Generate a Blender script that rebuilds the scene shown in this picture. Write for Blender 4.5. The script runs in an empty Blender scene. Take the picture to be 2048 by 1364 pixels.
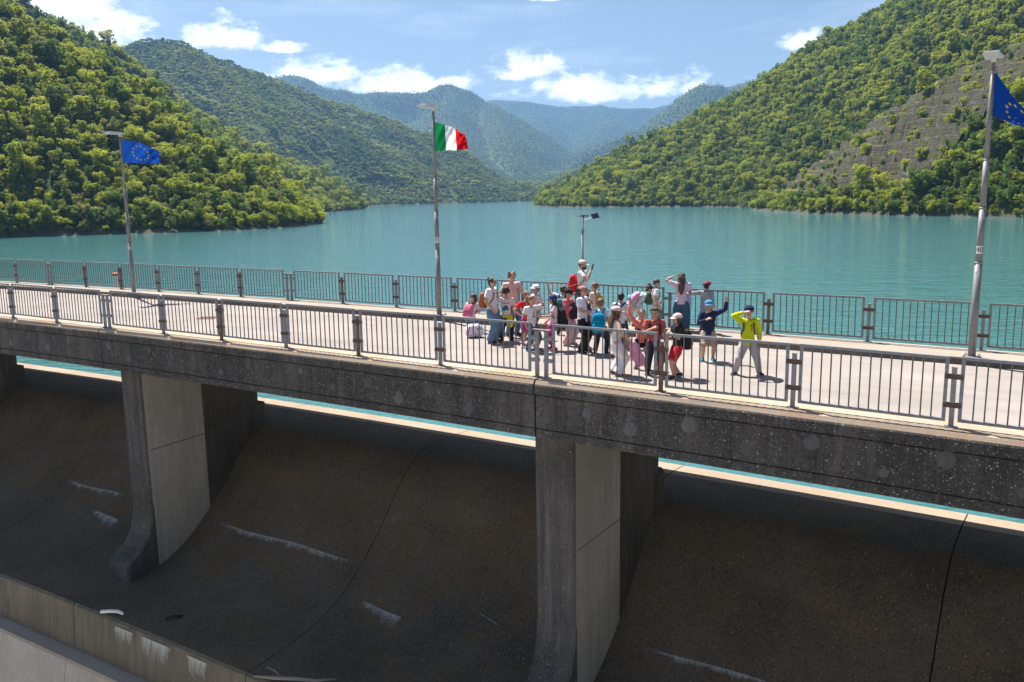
import bpy, math, random
import numpy as np
from mathutils import Vector, Matrix
random.seed(7); rng = np.random.default_rng(7)
SC = bpy.context.scene; COL = SC.collection
D = bpy.data
# ------------------------------------------------------------------ camera
F_PX, PIT, ROL, CAMZ = 1705.76, .1676, -.0162, 3.7576
cp, sp, cr, sr = math.cos(PIT), math.sin(PIT), math.cos(ROL), math.sin(ROL)
cam = D.cameras.new('camera'); cam.sensor_width = 36; cam.lens = F_PX * 36 / 2048
cam.clip_start = .2; cam.clip_end = 20000
camo = D.objects.new('camera', cam); COL.objects.link(camo)
rt = Vector((cr, sr * sp, sr * cp)); up = Vector((-sr, cr * sp, cr * cp)); fw = Vector((0, cp, -sp))
M = Matrix((rt, up, -fw)).transposed().to_4x4(); M.translation = (0, 0, CAMZ); camo.matrix_world = M
SC.camera = camo
# ------------------------------------------------------------------ light
SUN_AZ = Vector((-.56, .83, 0)).normalized(); SUN_EL = math.radians(60)
sun_dir = Vector((SUN_AZ.x * math.cos(SUN_EL), SUN_AZ.y * math.cos(SUN_EL), math.sin(SUN_EL)))
sl = D.lights.new('sun', 'SUN'); sl.energy = 5.0; sl.angle = math.radians(.53); sl.color = (1, .965, .90)
so_ = D.objects.new('sun', sl); COL.objects.link(so_)
so_.rotation_euler = sun_dir.to_track_quat('Z', 'Y').to_euler(); so_.location = (0, 0, 60)
SC.view_settings.view_transform = 'Standard'; SC.view_settings.look = 'None'
SC.view_settings.gamma = 1; SC.view_settings.use_curve_mapping = False
SC.view_settings.exposure = 1.25
SC.cycles.use_denoising = True; SC.cycles.sample_clamp_indirect = 4; SC.cycles.adaptive_threshold = .006
SC.cycles.max_bounces = 6; SC.cycles.transparent_max_bounces = 6; SC.cycles.volume_bounces = 0
HAZE = 1.35e-4
# ------------------------------------------------------------------ node helper
class NT:
    def __init__(s, tree): s.t = tree; s.n = tree.nodes; s.l = tree.links
    def __call__(s, typ, ins=None, **kw):
        n = s.n.new(typ)
        for k, v in kw.items(): setattr(n, k, v)
        if ins:
            for k, v in ins.items():
                i = n.inputs[k]
                if hasattr(v, 'node') and hasattr(v, 'is_linked'): s.l.new(v, i)
                elif isinstance(v, bpy.types.Node): s.l.new(v.outputs[0], i)
                else:
                    if isinstance(v, tuple) and len(v) == 3 and i.type == 'RGBA': v = (*v, 1)
                    i.default_value = v
        return n
    def math(s, op, a, b=None, c=None, clamp=False):
        n = s.n.new('ShaderNodeMath'); n.operation = op; n.use_clamp = clamp
        for i, v in enumerate((a, b, c)):
            if v is None: continue
            if isinstance(v, (int, float)): n.inputs[i].default_value = v
            else: s.l.new(v if not isinstance(v, bpy.types.Node) else v.outputs[0], n.inputs[i])
        return n.outputs[0]
    def vmath(s, op, a, b=None):
        n = s.n.new('ShaderNodeVectorMath'); n.operation = op
        for i, v in enumerate((a, b)):
            if v is None: continue
            if isinstance(v, tuple): n.inputs[i].default_value = v
            else: s.l.new(v, n.inputs[i])
        return n
    def ramp(s, fac, stops, interp='LINEAR'):
        n = s.n.new('ShaderNodeValToRGB'); r = n.color_ramp; r.interpolation = interp
        while len(r.elements) < len(stops): r.elements.new(.5)
        for e, (p, c) in zip(r.elements, stops):
            e.position = p; e.color = (c, c, c, 1) if isinstance(c, (int, float)) else (*c, 1)
        s.l.new(fac, n.inputs[0]); return n.outputs[0]
    def mix(s, fac, a, b, mode='MIX'):
        n = s.n.new('ShaderNodeMix'); n.data_type = 'RGBA'; n.blend_type = mode
        for i, v in ((0, fac), (6, a), (7, b)):
            if isinstance(v, (int, float)): n.inputs[i].default_value = v
            elif isinstance(v, tuple): n.inputs[i].default_value = (*v, 1)
            else: s.l.new(v, n.inputs[i])
        return n.outputs[2]
    def noise(s, vec, scale, detail=4, rough=.55, dist=0):
        n = s('ShaderNodeTexNoise', {'Scale': scale, 'Detail': detail, 'Roughness': rough, 'Distortion': dist})
        if vec is not None: s.l.new(vec, n.inputs['Vector'])
        return n.outputs[0]
    def voro(s, vec, scale, feat='F1', rnd=1):
        n = s('ShaderNodeTexVoronoi', {'Scale': scale, 'Randomness': rnd}, feature=feat)
        if vec is not None: s.l.new(vec, n.inputs['Vector'])
        return n
    def mapping(s, vec, scale=(1, 1, 1), loc=(0, 0, 0), rot=(0, 0, 0)):
        n = s('ShaderNodeMapping', {'Scale': scale, 'Location': loc, 'Rotation': rot}); s.l.new(vec, n.inputs[0]); return n.outputs[0]
# ------------------------------------------------------------------ world
W = D.worlds.new('World'); SC.world = W; W.use_nodes = True
N = NT(W.node_tree); N.n.clear()
sky = N('ShaderNodeTexSky', sky_type='NISHITA', sun_disc=False)
sky.sun_elevation = SUN_EL; sky.sun_rotation = math.atan2(SUN_AZ.x, SUN_AZ.y)
sky.altitude = 500; sky.air_density = 1.0; sky.dust_density = 1.1; sky.ozone_density = 3.0
tc = N('ShaderNodeTexCoord').outputs['Generated']
sep = N('ShaderNodeSeparateXYZ', {0: tc})
az = N.math('ARCTAN2', sep.outputs[0], sep.outputs[1])
el = N.math('ARCSINE', sep.outputs[2])
P2 = N('ShaderNodeCombineXYZ', {0: az, 1: N.math('MULTIPLY', el, 1.7), 2: 0.0}).outputs[0]
def cdir(u, v):
    U, V = (u - 1024) / F_PX, (v - 682) / F_PX
    a = U * cr + V * sr; b = -U * sr + V * cr
    return Vector((a, cp - b * sp, -sp - b * cp))
def ae(u, v):
    d = cdir(u, v).normalized(); return math.atan2(d.x, d.y), math.asin(d.z)
# cumulus near the horizon: centre (az, el), half width, half height
CL = [(130, 20, 115, 48), (205, 70, 62, 34), (445, 78, 62, 34), (565, 98, 44, 12), (640, 150, 85, 30), (790, 176, 105, 34), (905, 172, 50, 16),
      (1060, 142, 62, 32), (1130, 172, 70, 22), (1240, 182, 175, 30), (1600, 88, 42, 20), (1098, -4, 40, 9)]
CL = [(*ae(u, v), hw / F_PX, hh / F_PX) for u, v, hw, hh in CL]
# the same kind of cloud goes on round the sky outside the picture
rc = random.Random(5)
for i in range(12):
    CL.append((.75 + i * .4 + rc.uniform(-.06, .06), rc.uniform(.1, .3), rc.uniform(.04, .1), rc.uniform(.014, .03)))
big = N.noise(P2, 17, 7, .62, .4)
fine = N.noise(P2, 70, 5, .6)
dens = None
for a, e, hw, hh in CL:
    a = (a + math.pi) % (2 * math.pi) - math.pi
    dx = N.math('MULTIPLY', N.math('SUBTRACT', az, a), 1 / hw)
    de = N.math('SUBTRACT', el, e)
    dy = N.math('MULTIPLY', de, 1 / hh)
    # flat base: below the centre the falloff is twice as fast
    dy = N.math('MULTIPLY', dy, N.math('ADD', 1.0, N.math('LESS_THAN', de, 0.0)))
    r2 = N.math('ADD', N.math('MULTIPLY', dx, dx), N.math('MULTIPLY', dy, dy))
    g = N.math('SUBTRACT', 1.0, N.math('MULTIPLY', N.math('SQRT', r2), .95))
    dens = g if dens is None else N.math('SMOOTH_MAX', dens, g, .25)
tx = N.math('ADD', N.math('MULTIPLY', big, 2.7), N.math('MULTIPLY', fine, 1.3))
cov = N.math('SUBTRACT', N.math('ADD', N.math('MAXIMUM', dens, -2.0), tx), 1.70)
cov = N('ShaderNodeMapRange', {0: cov, 1: 0.0, 2: .95, 3: 0.0, 4: 1.0}, interpolation_type='SMOOTHSTEP').outputs[0]
# thin veil
veil = N.noise(N.mapping(P2, (1, 3.2, 1)), 3.5, 5, .6)
veil = N('ShaderNodeMapRange', {0: veil, 1: .50, 2: .85, 3: 0.0, 4: .30}).outputs[0]
shade = N.noise(P2, 34, 5, .6)
ccol = N.ramp(shade, [(.30, (10.5, 10.8, 11.6)), (.55, (16., 16., 16.2))])
cc = N.mix(N.math('MAXIMUM', cov, veil), N.mix(1., sky.outputs[0], (1., .92, .86), 'MULTIPLY'), ccol)
bg = N('ShaderNodeBackground', {'Color': cc, 'Strength': .053})
N('ShaderNodeOutputWorld', {'Surface': bg.outputs[0]})
# ------------------------------------------------------------------ arc of the dam: s along, o towards the lake, z up
X0, Y0, TH, KK = 0., 17.0232, -.585, -.0023
def A(s, o, z):
    h = TH + KK * s
    return Vector((X0 + (math.sin(h) - math.sin(TH)) / KK - o * math.sin(h), Y0 - (math.cos(h) - math.cos(TH)) / KK + o * math.cos(h), z))
def head(s): return TH + KK * s
def onz(u, v, z):
    d = cdir(u, v); t = (z - CAMZ) / d.z; return Vector((d.x * t, d.y * t, z))
def at(u, v, dist):
    d = cdir(u, v); t = dist / math.hypot(d.x, d.y); return Vector((d.x * t, d.y * t, CAMZ + d.z * t))
ZW = -3.86          # water level
# ------------------------------------------------------------------ mesh helpers
def mesh(name, v, f, mat=None, smooth=False):
    m = D.meshes.new(name); m.from_pydata([tuple(p) for p in v], [], f); m.update()
    if mat is not None: m.materials.append(mat)
    if smooth: m.polygons.foreach_set('use_smooth', [True] * len(m.polygons))
    return m
def link(name, me, parent=None, **props):
    o = D.objects.new(name, me); COL.objects.link(o)
    if parent is not None: o.parent = parent
    for k, v in props.items(): o[k] = v
    return o
def empty(name, loc=(0, 0, 0), **props):
    o = link(name, None, None, **props); o.location = loc; o.empty_display_size = .1; return o
def keep(o, parent):
    "parent without moving: the mesh is in world coordinates, the parent only has a location"
    o.parent = parent; o.matrix_parent_inverse = Matrix.Translation(-Vector(parent.location)); return o
class MB:
    def __init__(s): s.v = []; s.f = []; s.mi = []
    def add(s, v, f, mi=0):
        n = len(s.v); s.v += [tuple(p) for p in v]; s.f += [tuple(i + n for i in q) for q in f]; s.mi += [mi] * len(f)
    def box(s, x0, x1, y0, y1, z0, z1, mi=0, fn=None):
        v = [(x, y, z) for z in (z0, z1) for y in (y0, y1) for x in (x0, x1)]
        if fn: v = [fn(*p) for p in v]
        s.add(v, [(0, 2, 3, 1), (4, 5, 7, 6), (0, 1, 5, 4), (2, 6, 7, 3), (0, 4, 6, 2), (1, 3, 7, 5)], mi)
    def tube(s, pts, rad, n=8, mi=0, side=(1, 0, 0), cap=True):
        pts = [Vector(p) for p in pts]; L = len(pts); rings = []
        for i, p in enumerate(pts):
            t = (pts[min(i + 1, L - 1)] - pts[max(i - 1, 0)]).normalized()
            ref = Vector(side) if i == 0 else a
            a = ref - t * t.dot(ref)
            if a.length < 1e-4: a = Vector((0, 1, 0)) - t * t.y
            if a.length < 1e-4: a = Vector((0, 0, 1))
            a.normalize(); b = t.cross(a)
            r = rad[i] if hasattr(rad, '__len__') else rad
            ra, rb = r if hasattr(r, '__len__') else (r, r)
            rings.append([p + a * ra * math.cos(2 * math.pi * k / n) + b * rb * math.sin(2 * math.pi * k / n) for k in range(n)])
        v = [q for r in rings for q in r]
        f = [(i * n + k, i * n + (k + 1) % n, (i + 1) * n + (k + 1) % n, (i + 1) * n + k) for i in range(L - 1) for k in range(n)]
        if cap: f += [tuple(range(n))[::-1], tuple((L - 1) * n + k for k in range(n))]
        s.add(v, f, mi)
    def ell(s, c, r, nu=12, nv=8, mi=0, rot=None):
        v = []; c = Vector(c)
        for j in range(1, nv):
            th = math.pi * j / nv
            for i in range(nu):
                ph = 2 * math.pi * i / nu
                v.append(Vector((r[0] * math.sin(th) * math.cos(ph), r[1] * math.sin(th) * math.sin(ph), r[2] * math.cos(th))))
        v += [Vector((0, 0, r[2])), Vector((0, 0, -r[2]))]
        if rot is not None: v = [rot @ q for q in v]
        v = [q + c for q in v]; T, B = len(v) - 2, len(v) - 1
        f = [((j * nu + i), (j + 1) * nu + i, (j + 1) * nu + (i + 1) % nu, j * nu + (i + 1) % nu) for j in range(nv - 2) for i in range(nu)]
        f += [(T, i, (i + 1) % nu) for i in range(nu)]
        b0 = (nv - 2) * nu; f += [(B, b0 + (i + 1) % nu, b0 + i) for i in range(nu)]
        s.add(v, f, mi)
    def mesh(s, name, mats, smooth=False):
        m = D.meshes.new(name); m.from_pydata(s.v, [], s.f); m.update()
        for k in (mats if isinstance(mats, (list, tuple)) else [mats]): m.materials.append(k)
        if any(s.mi): m.polygons.foreach_set('material_index', s.mi)
        if smooth: m.polygons.foreach_set('use_smooth', [True] * len(s.f))
        return m
def extrude(prof, s0, s1, n, mi=None, taper=None):
    "closed (o, z) profile swept along the arc"
    b = MB(); k = len(prof); v = []
    for i in range(n + 1):
        s = s0 + (s1 - s0) * i / n
        v += [A(s, o, z) for o, z in prof]
    for i in range(n):
        for j in range(k):
            b.f.append((i * k + j, i * k + (j + 1) % k, (i + 1) * k + (j + 1) % k, (i + 1) * k + j)); b.mi.append(mi[j] if mi else 0)
    b.f += [tuple(range(k))[::-1], tuple(n * k + j for j in range(k))]; b.mi += [mi[-1] if mi else 0] * 2
    b.v = [tuple(p) for p in v]
    return b
# ------------------------------------------------------------------ materials
def new_mat(name):
    m = D.materials.new(name); m.use_nodes = True; n = NT(m.node_tree); n.n.clear(); return m, n
def finish(n, col, rough=.8, bump=None, bstr=.3, bdist=.02, spec=.3, metal=0., **kw):
    ins = {'Base Color': col, 'Roughness': rough, 'Specular IOR Level': spec, 'Metallic': metal}; ins.update(kw)
    p = n('ShaderNodeBsdfPrincipled', ins)
    if bump is not None:
        bn = n('ShaderNodeBump', {'Height': bump, 'Strength': bstr, 'Distance': bdist}); n.l.new(bn.outputs[0], p.inputs['Normal'])
    n('ShaderNodeOutputMaterial', {'Surface': p.outputs[0]}); return p
def plain(name, col, rough=.6, metal=0., var=.12, scale=30, spec=.3, bump=.0):
    m, n = new_mat(name); oc = n('ShaderNodeTexCoord').outputs['Object']
    nz = n.noise(oc, scale, 4)
    c = n.mix(n.ramp(nz, [(.3, 0.), (.7, 1.)]), tuple(x * (1 - var) for x in col), tuple(min(1, x * (1 + var)) for x in col))
    finish(n, c, rough, nz if bump else None, bump, .01, spec, metal); return m
def concrete(name, base, dark, light=None, spots=0., streak=.5, seed=0, warm=None, bstr=.35, big=.35, grit=0.):
    m, n = new_mat(name); oc = n.mapping(n('ShaderNodeTexCoord').outputs['Object'], loc=(seed * 3.1, seed * 1.7, 0))
    a = n.noise(oc, big, 6, .65); b = n.noise(oc, 7, 6, .7); c = n.noise(n.mapping(oc, (1, 1, .09)), 3.4, 5, .7); g = n.noise(oc, 60, 3, .7)
    col = n.mix(n.ramp(a, [(.35, 0.), (.68, 1.)]), base, dark)
    col = n.mix(n.math('MULTIPLY', n.ramp(c, [(.42, 0.), (.66, 1.)]), streak), col, dark)
    c2 = n.noise(n.mapping(oc, (1, 1, .06), loc=(9, 4, 0)), 5.5, 4, .7)
    col = n.mix(n.math('MULTIPLY', n.ramp(c2, [(.56, 0.), (.76, 1.)]), streak * .5), col, tuple(min(.6, x * 1.7 + .03) for x in base))
    if warm: col = n.mix(n.math('MULTIPLY', n.ramp(n.noise(oc, .9, 5, .6), [(.48, 0.), (.72, 1.)]), .8), col, warm)
    col = n.mix(n.math('MULTIPLY', n.ramp(b, [(.35, 0.), (.75, 1.)]), .45), col, tuple(x * .55 for x in base))
    col = n.mix(n.math('MULTIPLY', n.ramp(g, [(.5, 0.), (.8, 1.)]), .3), col, tuple(min(.8, x * 2.0 + .02) for x in base))
    if grit:
        q = n.noise(oc, 16, 8, .75); col = n.mix(n.math('MULTIPLY', n.ramp(q, [(.50, 0.), (.64, 1.)]), grit), col, tuple(x * .25 for x in dark)); col = n.mix(n.math('MULTIPLY', n.ramp(n.noise(oc, 23, 6, .7), [(.56, 0.), (.72, 1.)]), grit * .7), col, tuple(x * 1.6 for x in base))
    if spots:
        li = light or (.5, .5, .47)
        for sc, th, k in ((4.5, .10, .4), (12., .22, .42), (26, .30, .45)):
            vo = n.voro(oc, sc); sp_ = n('ShaderNodeSeparateColor', {0: vo.outputs['Color']})
            rad = n.math('MULTIPLY', sp_.outputs[0], th)
            hit = n.math('LESS_THAN', n.math('ADD', vo.outputs['Distance'], n.math('MULTIPLY', n.math('SUBTRACT', g, .5), .12)), rad)
            hit = n.math('MULTIPLY', hit, n.math('GREATER_THAN', n.math('ADD', sp_.outputs[1], n.math('MULTIPLY', n.math('SUBTRACT', a, .5), 3.2)), 1 - spots))
            col = n.mix(n.math('MULTIPLY', hit, k), col, li)
    h = n.math('ADD', n.math('MULTIPLY', b, .6), n.math('MULTIPLY', g, .5))
    finish(n, col, .88, h, bstr, .02, .2); return m
MT = {}
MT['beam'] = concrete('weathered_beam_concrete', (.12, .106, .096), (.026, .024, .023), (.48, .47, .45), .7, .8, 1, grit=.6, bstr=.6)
MT['coping'] = concrete('coping_concrete', (.50, .385, .285), (.33, .25, .19), (.5, .5, .45), .1, .1, 2, warm=(.40, .22, .11))
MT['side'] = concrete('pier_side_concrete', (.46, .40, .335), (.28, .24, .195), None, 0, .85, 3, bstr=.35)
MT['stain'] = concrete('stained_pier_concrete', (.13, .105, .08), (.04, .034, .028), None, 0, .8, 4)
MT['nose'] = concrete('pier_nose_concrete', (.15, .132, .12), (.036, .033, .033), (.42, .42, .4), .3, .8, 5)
MT['slab'] = concrete('spillway_concrete', (.185, .14, .098), (.075, .058, .043), (.42, .41, .37), .35, .35, 6, warm=(.165, .105, .04), bstr=.8, grit=.62)
MT['crest'] = concrete('crest_concrete', (.36, .275, .20), (.26, .2, .15), None, 0, .1, 7)
MT['lip'] = concrete('lip_concrete', (.21, .17, .12), (.10, .082, .064), (.45, .44, .41), .25, .8, 8)
MT['lower'] = concrete('lower_wall_concrete', (.50, .44, .37), (.32, .275, .23), None, 0, .5, 9)
MT['kerb'] = concrete('kerb_concrete', (.20, .17, .14), (.06, .055, .05), (.42, .4, .36), .6, .3, 10, bstr=.6)
MT['walk'] = concrete('sidewalk_concrete', (.355, .30, .245), (.255, .215, .175), None, 0, .0, 11, warm=(.33, .25, .185), bstr=.25)
MT['white'] = concrete('efflorescence', (.44, .43, .41), (.24, .23, .22), None, 0, .8, 12, big=2)
def crust_mat():
    m, n = new_mat('lime_crust'); oc = n('ShaderNodeTexCoord').outputs['Object']; fd = n('ShaderNodeAttribute', attribute_name='fade').outputs['Fac']
    uv = n('ShaderNodeAttribute', attribute_name='run').outputs['Vector']
    st = n.noise(n.mapping(uv, (16, 1.6, 1)), 1., 5, .7); f2 = n.noise(oc, 5, 4, .6)
    al = n.math('MULTIPLY', n('ShaderNodeMapRange', {0: n.math('ADD', n.math('ADD', st, n.math('MULTIPLY', f2, .5)), n.math('SUBTRACT', fd, 1.)), 1: .26, 2: .74, 3: 0., 4: 1.}).outputs[0], .72)
    d = n('ShaderNodeBsdfDiffuse', {'Color': (.50, .49, .46, 1)}); t = n('ShaderNodeBsdfTransparent'); x = n('ShaderNodeMixShader', {0: al}); n.l.new(t.outputs[0], x.inputs[1]); n.l.new(d.outputs[0], x.inputs[2])
    n('ShaderNodeOutputMaterial', {'Surface': x.outputs[0]}); return m
MT['crust'] = crust_mat()
def road_mat():
    m, n = new_mat('road_surface'); oc = n('ShaderNodeTexCoord').outputs['Object']
    rot = n.mapping(oc, rot=(0, 0, .6)); str_ = n.mapping(rot, (.12, 1.6, 1))
    a = n.noise(oc, .5, 5, .6); c = n.noise(str_, 1.2, 5, .6); g = n.noise(oc, 90, 3, .7)
    col = n.mix(n.ramp(a, [(.35, 0.), (.65, 1.)]), (.315, .272, .245), (.25, .219, .20))
    col = n.mix(n.math('MULTIPLY', n.ramp(c, [(.45, 0.), (.7, 1.)]), .5), col, (.205, .178, .163))
    col = n.mix(n.math('MULTIPLY', n.ramp(g, [(.5, 0.), (.75, 1.)]), .25), col, (.42, .38, .345))
    finish(n, col, .9, g, .25, .01, .2); return m
MT['road'] = road_mat()
MT['bar'] = plain('backlit_bar_paint', (.125, .118, .118), .6, .1, .25, 12, .4)  # bars darker than the frames: their backlit shade is put into the colour
MT['rail'] = plain('grey_rail_paint', (.215, .22, .235), .5, .15, .18, 12, .5)
MT['bracket'] = plain('rusty_bracket', (.115, .07, .05), .8, .1, .4, 20)
MT['rust'] = plain('rusty_post', (.17, .125, .10), .75, .1, .45, 9)
MT['pole'] = plain('galvanised_pole', (.215, .205, .21), .55, .2, .15, 6, .5)
MT['lampgrey'] = plain('lamp_housing', (.62, .6, .57), .5, .1, .08)
MT['lampglass'] = plain('lamp_lens', (.60, .53, .46), .35, 0, .05)
def water_mat():
    m, n = new_mat('lake_water'); oc = n('ShaderNodeTexCoord').outputs['Object']
    r = n.mapping(oc, (.55, 1.15, 1), rot=(0, 0, .35))
    a = n.noise(r, .62, 3, .55); b = n.noise(r, 1.7, 3, .6); c = n.noise(n.mapping(oc, (1, 1.6, 1), rot=(0, 0, -.3)), .12, 3, .55)
    gust = n.ramp(n.noise(n.mapping(oc, (.6, .35, 1)), .02, 4, .6), [(.32, .62), (.68, 1.)])
    h = n.math('ADD', n.math('ADD', n.math('MULTIPLY', a, .8), n.math('MULTIPLY', b, .55)), n.math('MULTIPLY', c, .5))
    bn = n('ShaderNodeBump', {'Height': h, 'Strength': n.math('MULTIPLY', gust, .85), 'Distance': .4})
    big = n.noise(oc, .006, 3, .5)
    col = n.mix(n.ramp(big, [(.35, 0.), (.7, 1.)]), (.045, .155, .155), (.060, .175, .190))
    p = n('ShaderNodeBsdfPrincipled', {'Base Color': col, 'Roughness': .05, 'IOR': 1.5, 'Specular IOR Level': .75, 'Normal': bn.outputs[0]})
    n('ShaderNodeOutputMaterial', {'Surface': p.outputs[0]}); return m
MT['water'] = water_mat()
# ------------------------------------------------------------------ terrain
_lat = rng.random((256, 256))
def vnoise(x, y):
    xi = np.floor(x).astype(int); yi = np.floor(y).astype(int); fx = x - xi; fy = y - yi
    fx = fx * fx * (3 - 2 * fx); fy = fy * fy * (3 - 2 * fy)
    g = lambda i, j: _lat[i % 256, j % 256]
    return (g(xi, yi) * (1 - fx) + g(xi + 1, yi) * fx) * (1 - fy) + (g(xi, yi + 1) * (1 - fx) + g(xi + 1, yi + 1) * fx) * fy
def fbm(x, y, o=4):
    t = 0; a = .5
    for i in range(o): t = t + a * vnoise(x + 17.3 * i, y - 9.1 * i); x = x * 2.03; y = y * 2.03; a *= .5
    return t
RID = []      # each: points (x, y, z), camera-side slope, back slope, rounding, gully amplitude
def ridge(pts, sub=6., back=.6, rnd=10., amp=6., gl=45., ds=None, slope=None):
    P3, S = [], []
    for p in pts:
        w = at(p[0], p[1], p[2]); z = max(w.z - sub, ZW - 1.5)
        P3.append((w.x, w.y, z))
        if slope is not None: S.append(slope)
        else: S.append(1.1 * max(.3, min(1.5, (z - ZW) / max(p[2] - p[3], 4.))))
    RID.append((np.array(P3), np.array(S), back, rnd, amp, gl))
# near left hill and its spur
ridge([(-700, -520, 345, 215), (-300, -200, 338, 224), (0, -25, 332, 230), (100, 45, 330, 230), (200, 128, 330, 230), (300, 208, 332, 231), (400, 276, 340, 236),
       (470, 318, 350, 252), (540, 354, 368, 300), (590, 384, 385, 345), (640, 414, 404, 399)], 7, 1.3, 6, 10, 38)
ridge([(330, 235, 330, 230), (420, 325, 297, 240), (490, 395, 268, 240), (546, 453, 243, 240)], 6, .55, 6, 6, 30, slope=.8)
# second left ridge
ridge([(-200, -160, 600, 430), (60, 12, 600, 440), (125, 56, 600, 450), (225, 112, 620, 465), (330, 188, 640, 490), (430, 252, 680, 530), (520, 300, 740, 600), (600, 338, 830, 700),
       (680, 364, 1000, 880), (760, 384, 1130, 1050), (838, 405, 1210, 1200)], 7, 1.0, 10, 34, 80)
# dome hill
ridge([(0, 160, 1400, 850), (150, 115, 1400, 850), (225, 93, 1400, 870), (300, 71, 1400, 900), (350, 73, 1410, 930), (440, 106, 1450, 970), (520, 151, 1490, 1020), (560, 167, 1510, 1060),
       (640, 195, 1540, 1120), (700, 206, 1560, 1160), (760, 233, 1570, 1180), (840, 266, 1560, 1190), (930, 311, 1520, 1200), (1000, 341, 1460, 1205), (1050, 366, 1380, 1210), (1074, 402, 1240, 1225)], 7, .9, 20, 85, 150)
for sp_ in ([(350, 73, 1410), (420, 190, 1230), (520, 270, 1080)], [(560, 167, 1510), (600, 240, 1370), (640, 285, 1280), (690, 345, 1190)], [(760, 233, 1570), (780, 300, 1420), (830, 370, 1280), (868, 405, 1210)],
            [(930, 311, 1520), (940, 360, 1360), (960, 403, 1230)]):
    ridge([(*p, 0) for p in sp_], 7, .7, 14, 26, 90, slope=.62)
# far mountains
ridge([(380, 130, 3587, 1875), (560, 152, 3587, 1875), (600, 168, 3587, 1875), (660, 189, 3587, 1875), (720, 197, 3587, 1875), (800, 199, 3587, 1875), (858, 197, 3587, 1875), (880, 182, 3587, 1875), (905, 177, 3587, 1875),
       (945, 185, 3587, 1875), (985, 206, 3518, 1875), (1020, 240, 3449, 1875), (1060, 282, 3311, 1875), (1100, 322, 3173, 1875), (1140, 352, 3035, 1875)], 6, .8, 14, 120, 260, slope=.85)
for sp_ in ([(905, 177, 3587), (890, 235, 3173), (920, 290, 2760), (960, 330, 2415)], [(985, 206, 3518), (1010, 270, 3104), (1030, 330, 2622)], [(720, 197, 3587), (760, 240, 3104), (800, 270, 2691)]):
    ridge([(*p, 0) for p in sp_], 6, .7, 20, 55, 160, slope=.6)
ridge([(880, 215, 5382, 3587), (990, 199, 5382, 3587), (1060, 203, 5382, 3587), (1130, 213, 5382, 3587), (1200, 209, 5382, 3587), (1260, 213, 5382, 3587), (1310, 216, 5382, 3587), (1400, 200, 5382, 3587)], 5, .5, 30, 60, 300, slope=.6)
for sp_ in ([(1060, 203, 5382), (1075, 255, 4692), (1085, 310, 4001)], [(1200, 209, 5382), (1215, 250, 4761), (1165, 300, 4140)]):
    ridge([(*p, 0) for p in sp_], 5, .7, 30, 60, 200, slope=.5)
ridge([(1062, 372, 2622, 1875), (1120, 338, 2760, 1875), (1180, 306, 2898, 1875), (1240, 276, 2966, 1875), (1290, 240, 3035, 1875), (1330, 201, 3104, 1875), (1370, 173, 3104, 1875), (1404, 157, 3104, 1875), (1430, 161, 3104, 1875),
       (1456, 171, 3104, 1875), (1492, 163, 3104, 1875), (1540, 152, 3035, 1875), (1700, 60, 2898, 1750)], 6, 1.0, 10, 90, 220, slope=.95)
ridge([(1057, 397, 1400, 1390), (1090, 372, 1450, 1320), (1140, 350, 1450, 1250), (1200, 326, 1450, 1200), (1280, 292, 1400, 1100), (1380, 240, 1350, 1000)], 6, .5, 15, 25, 110)
# right hill
ridge([(1104, 410, 742, 738), (1130, 374, 735, 650), (1150, 351, 730, 600), (1200, 322, 725, 575), (1270, 287, 720, 560), (1340, 249, 715, 545), (1400, 224, 710, 535), (1460, 184, 705, 525), (1520, 154, 700, 515),
       (1580, 116, 690, 505), (1640, 77, 680, 495), (1700, 42, 670, 485), (1770, -5, 660, 470), (1900, -90, 640, 440), (2150, -240, 620, 400), (2500, -480, 620, 350)], 7, 1.2, 10, 16, 60)
for sp_ in ([(1340, 249, 715), (1330, 330, 630), (1325, 400, 565)], [(1580, 116, 690), (1500, 260, 590), (1440, 370, 545)]):
    ridge([(*p, 0) for p in sp_], 7, .8, 8, 10, 45, slope=.75)
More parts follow.
